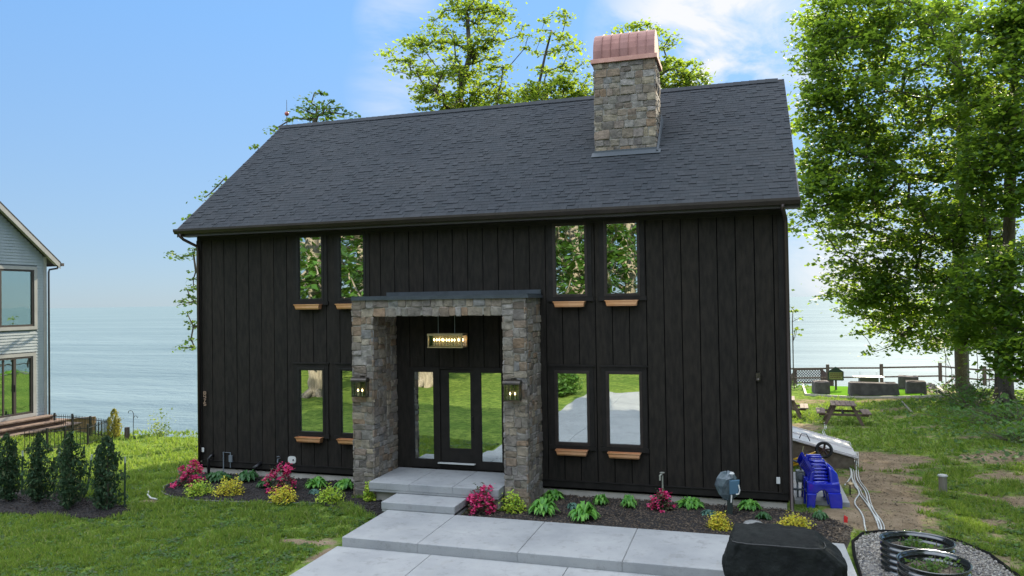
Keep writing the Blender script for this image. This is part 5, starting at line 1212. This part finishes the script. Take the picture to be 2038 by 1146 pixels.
def post_light():
    g=Vector((12.63,-.62,-.18)); o=empty('outdoor_outlet_post',tuple(g),'post with grey-blue weatherproof box wrapped in clear plastic near the foundation','outlet post')
    MB().box(-.05,-.05,-.1,.05,.05,.28).build('post',mat('dark_green_post',(.02,.03,.025),.7),o)
    m=MB(); rng=random.Random(9); ring=[]
    for z,r in((.26,.06),(.38,.17),(.55,.22),(.70,.20),(.78,.12),(.82,.02)):
        ring.append([( r*math.cos(2*math.pi*k/12)*rng.uniform(.8,1.15)-.04,.6*r*math.sin(2*math.pi*k/12)*rng.uniform(.8,1.15),z+rng.uniform(-.02,.02)) for k in range(12)])
    for r in ring: m.v+=r
    for a in range(5):
        for k in range(12): p=a*12+k;q=a*12+(k+1)%12; m.f.append((p,q,q+12,p+12))
    m.build('plastic_wrap',mat('cloudy_plastic',(.05,.075,.085),.25,(.13,.16,.18),9,spec=.6),o)
    m=MB(); m.hexa([(.0,-.20,.42),(.16,-.20,.44),(.16,-.12,.44),(.0,-.12,.42),(.0,-.20,.68),(.19,-.20,.70),(.19,-.12,.70),(.0,-.12,.68)]); m.build('box_lid',mat('blue_grey_box',(.06,.13,.19),.35),o,bevel=.01)
    m=MB(); m.tube([(.17,-.22,.62),(.19,-.23,.52),(.17,-.22,.45),(.12,-.22,.44)],.012,6); m.tube([(.04,-.22,.42),(.03,-.22,.28)],.014,6); m.lathe((.05,-.12,.80),[(.001,0),(.05,.0),(.03,.03),(.001,.035)],8); m.build('white_clips',WHITEPL,o)
    m=MB(); m.tube([(-.08,0,.2),(-.2,-.02,.05),(-.22,-.02,-.02),(-.16,-.02,-.04),(-.1,0,.06),(-.1,0,.16)],.010,6); m.build('cord',BLKMET,o)
post_light()
def small_things():
    g=G(1692,985); o=empty('path_light',tuple(g),'short bronze path light beside the concrete pad','path light')
    MB().tube([(0,0,-.05),(0,0,.24)],.014,6).build('stake',BLKMET,o); MB().lathe((0,0,.22),[(.001,.06),(.05,.05),(.085,.02),(.085,.005),(.001,.01)],14).build('cap',BRASS,o)
    g=G(1679,1047); o=empty('marker_flag',tuple(g),'small red marker flag stuck in the mulch','flag')
    MB().tube([(0,0,-.05),(0,0,.2)],.004,5).build('wire',GREYPIPE,o); m=MB(); m.prism([(0,0,.06),(.07,.02,.05),(.075,.03,.15),(.01,0,.19)],(.002,.004,0)); m.build('flag_cloth',mat('red_flag',(.75,.03,.03),.5),o)
    g=G(1500,1050); m=MB(); m.lathe((g.x,g.y,g.z),[(.20,-.05),(.19,.05),(.15,.09),(.05,.11),(.001,.112)],9); o=m.build('garden_stone',mat('grey_rock',(.2,.2,.19),.9,(.3,.29,.28),6,bump=.5),smooth=True); tag(o,'flat grey stone in the mulch behind the grill','stone'); 
    g=G(1763,1132); m=MB(); m.lathe((15.02-.12,-3.55,-.26),[(.09,0),(.10,.05),(.06,.10),(.001,.11)],7); tag(m.build('dark_stone',mat('dark_rock',(.05,.05,.06),.7),smooth=False),'dark stone lying on the pebbles beside the planters','stone')
    m=MB(); m.box(15.0,-3.62,-.285,15.3,-3.47,-.22); tag(m.build('stone_slab',CONCSIDE,bevel=.015),'pale flat paver touching the nearer planter','paver')
    # log, driftwood and brush by the fence
    m=MB(); m.tube([G(1866,774,.1),G(1888,790,.08)],[.06,.07],8); tag(m.build('fallen_pole',mat('pale_timber',(.4,.4,.4),.8)),'pale pole lying on the ground right of the turf','pole')
    m=MB(); m.tube([G(1795,800,.03),G(1815,822,.03)],[.03,.04],6); 
    tag(m.build('stick',mat('grey_log',(.2,.2,.2))),'thin grey stick lying on the lawn beyond the post','stick')
    for i,(u,v,s,l) in enumerate(((1851,772,.35,'dark rock heap beside the covered chairs'),(1861,776,.28,'brown rock right of the dark rock heap'),(1872,783,.3,'black rock at the right corner of the turf'))):
        g=G(u,v); rng=random.Random(i); m=MB(); m.lathe(tuple(g),[(s*1.0,-.1),(s*.95,s*.25),(s*.6,s*.55),(s*.2,s*.7),(.001,s*.72)],9); m.v=[(x+rng.uniform(-.06,.06),y+rng.uniform(-.06,.06),z+rng.uniform(-.05,.05)) for x,y,z in m.v]
        tag(m.build('rock',mat('dark_boulder',(.06,.055,.06),.9,(.12,.1,.09),3)),l,'rock','rocks near the turf')
    # weathered driftwood leaning at the fence, leafless brush
    m=MB(); m.tube([G(1872,774,.0),at(1898,752,44)],[.09,.05],7); tag(m.build('driftwood',mat('grey_fence_wood',(.3,.3,.3))),'leaning grey driftwood branch at the last fence post','driftwood')
small_things()
def brush(u,v,w,h,label,seed):
    g=G(u,v); o=empty('brush',tuple(g),label,'bush','bushes on the bank'); rng=random.Random(seed); m=MB()
    for k in range(26):
        a=rng.uniform(0,6.28); e=rng.uniform(.4,1.2); L=rng.uniform(.5,1)*h; p=Vector((0,0,-.05)); P=[p]
        for s in range(4): p=p+Vector((math.cos(a)*L/4*math.cos(e)*w/h*1.3,math.sin(a)*L/4*math.cos(e),L/4*math.sin(e)+.01)); a+=rng.uniform(-.4,.4); P.append(p)
        m.tube(P,[.02,.014,.010,.007,.004],4,cap=False)
    m.build('twigs',mat('dead_twigs',(.12,.09,.07),.9),o)
    r=np.random.default_rng(seed); P=blob_points(260,w/2,w/2,h,r,.5); V,Fq=leaves_np(P,.11,rng=r); npmesh('foliage',V,Fq,WEED,o)
brush(1935,812,1.6,1.1,'twiggy bush on the bank below the big maple',61)
brush(1975,845,2.4,.8,'low grey brush pile on the bank under the twin-trunked maple',62)
brush(2025,840,1.6,.9,'leafy bush at the right edge under the twin-trunked maple',63)
brush(1905,790,1.3,.9,'green bush at the foot of the big maple',64)
brush(1955,790,1.5,.9,'green bush between the two maples',65)
brush(2035,880,1.4,.6,'low leafy bush at the right edge of the lawn',66)
def ivy():
    rng=np.random.default_rng(77); P=[]
    for (u,v,w,n) in((1880,785,.9,240),(1920,800,1.2,500),(1960,820,1.2,500),(1930,850,.9,220),(2000,830,1.3,600),(1990,870,1,300),(2035,850,1.3,450),(2020,800,1.3,400),(1960,790,1,300),(1895,775,.6,200),(2030,910,.8,200),(1880,830,.7,90),(1590,775,.5,120),(1576,770,.3,100)):
        g=G(u,v)
        for _ in range(n):
            x=g.x+rng.normal()*w;y=g.y+rng.normal()*w*.8; P.append((x,y,H(x,y)+abs(rng.normal())*.16))
    V,Fq=leaves_np(np.array(P),.12,rng=rng); tag(npmesh('ground_cover',V,Fq,WEED),'leafy ground cover over the shaded bank at the right','ground cover',kind='stuff')
ivy()
# ------------------------------------------------------------------ covered grill and corrugated planters
def grill():
    o=empty('covered_grill',(13.43,-5.12,-.27),'wide grill under a wrinkled black cover at the right edge of the driveway','grill',absolute=True)
    # cover as a lofted, sagging shape
    x0,x1=12.7,14.2; m=MB(); N=72
    def ring(cx,cy,w,d,z,p,wob,seed,tilt=0):
        out=[]
        for k in range(N):
            t=2*math.pi*k/N; c,s=math.cos(t),math.sin(t); x=w/2*(abs(c)**p)*(1 if c>=0 else -1); y=d/2*(abs(s)**p)*(1 if s>=0 else -1)
            f=wob*(noise.noise((math.cos(t)*2.5+seed,math.sin(t)*2.5,z*2))+.5*math.sin(t*15+z*2+seed))
            out.append((cx+x+f*c,cy+y+f*s,z+wob*.5*noise.noise((t*2,seed,3))+tilt*x))
        return out
    cx,cy=13.39,-5.12; zb=-.27
    R_=[ring(cx,cy,1.292,.66,zb+.02,.34,.05,1),ring(cx,cy,1.365,.68,zb+.3,.30,.045,1.2),ring(cx,cy,1.456,.68,zb+.62,.26,.03,1.4),ring(cx,cy,1.511,.68,zb+.79,.24,.02,1.6),ring(cx,cy,1.474,.67,zb+.85,.26,.012,1.6),ring(cx-.05,cy,1.256,.64,zb+1.0,.28,.012,2),ring(cx-.07,cy,1.147,.62,zb+1.05,.30,.012,2.2),ring(cx-.08,cy+.05,1.092,.50,zb+1.10,.34,.012,2.3),ring(cx-.10,cy+.12,1.001,.32,zb+1.16,.42,.010,2.4),ring(cx-.12,cy+.14,.95,.20,zb+1.175,.6,.008,2.6),ring(cx-.12,cy+.14,.3,.06,zb+1.175,.8,.0,2.6)]
    for r in R_: m.v+=r
    for a in range(len(R_)-1):
        for k in range(N): p=a*N+k;q=a*N+(k+1)%N; m.f.append((p,q,q+N,p+N))
    m.f.append(tuple(range((len(R_)-1)*N,len(R_)*N))); g=m.build('fabric_cover',GRILLC,o,smooth=True); s=g.modifiers.new('s','SUBSURF'); s.levels=s.render_levels=2
    tx=bpy.data.textures.new('folds','CLOUDS'); tx.noise_scale=.35; dm=g.modifiers.new('d','DISPLACE'); dm.texture=tx; dm.strength=.08; dm.mid_level=.5
    tx=bpy.data.textures.new('creases','CLOUDS'); tx.noise_scale=.10; dm=g.modifiers.new('d2','DISPLACE'); dm.texture=tx; dm.strength=.035; dm.mid_level=.5
    m=MB()
    sx=[r for r in R_[3]]; P=[Vector(R_[6][k%N])*1 for k in range(int(N*.5),N+1)]
    m.tube([p+Vector((0,-.012,.004)) for p in P],.007,5); m.build('seam_piping',mat('cover_piping',(.03,.03,.03),.6),o)
    for i in range(4):
        x=x0+.15+(i%2)*1.15;y=cy-.2+(i//2)*.4; m=MB(); m.lathe((x,y,zb-.005),[(.035,0),(.04,.03),(.035,.06)],10); m.build('caster',BLKMET,o)
grill()
def planters():
    proto=None
    for i,(x,y,w,d,l) in enumerate(((15.42,-2.75,1.0,.85,'farther black corrugated round planter on the pebble bed'),(15.44,-3.72,1.02,.9,'nearer black corrugated round planter cut by the photo bottom'))):
        if i==0:
            o=empty('corrugated_planter',(0,0,0),l,'planter','corrugated planters on the pebbles'); m=MB(); N=64; pr=[]
            for k in range(40): z=.0+.46*k/39; pr.append((.5+.016*math.cos(z/.46*2*math.pi*5.0),z))
            prof=pr+[(.520,.462),(.524,.472),(.514,.480),(.498,.472)]+[(r-.02,z) for r,z in pr[::-1]][:30]
            m.lathe((0,0,0),prof,N); m.build('metal_wall',mat('glossy_black_steel',(.012,.015,.016),.12,(.018,.022,.022),6,spec=1.0,coat=.6),o,smooth=True)
            m=MB(); n=24; m.lathe((0,0,0),[(.48,.305),(.42,.33),(.3,.315),(.15,.335),(.001,.325)],n); rng=random.Random(4); m.v=[(a,b,c+rng.uniform(-.012,.012)) for a,b,c in m.v]; so=m.build('soil',mat('potting_soil',(.05,.038,.028),.95,(.12,.10,.075),25,bump=.8,bscale=50,bdist=.02),o,smooth=True)
            r=np.random.default_rng(4)
            for _ in range(11):
                a=r.uniform(0,6.28); q=r.uniform(.05,.38); c=np.array([q*math.cos(a),q*math.sin(a),.37]); V,Fq=leaves_np(c+r.normal(size=(46,3))*np.array([.05,.05,.045]),.045,rng=r,up=.2); npmesh('seedling',V,Fq,WEED,o)
            for k in range(4): a=k*1.4; MB().tube([(.25*math.cos(a),.25*math.sin(a),.30),(.25*math.cos(a)+.02,.25*math.sin(a),.47)],.006,5).build('plant_stick',WOODW,o)
            proto=o
        else: o=copy_tree(proto); o['label']=l; o.rotation_euler=(0,0,1.3)
        o.location=(x,y,-.27); o.scale=(w,d,1)
planters()
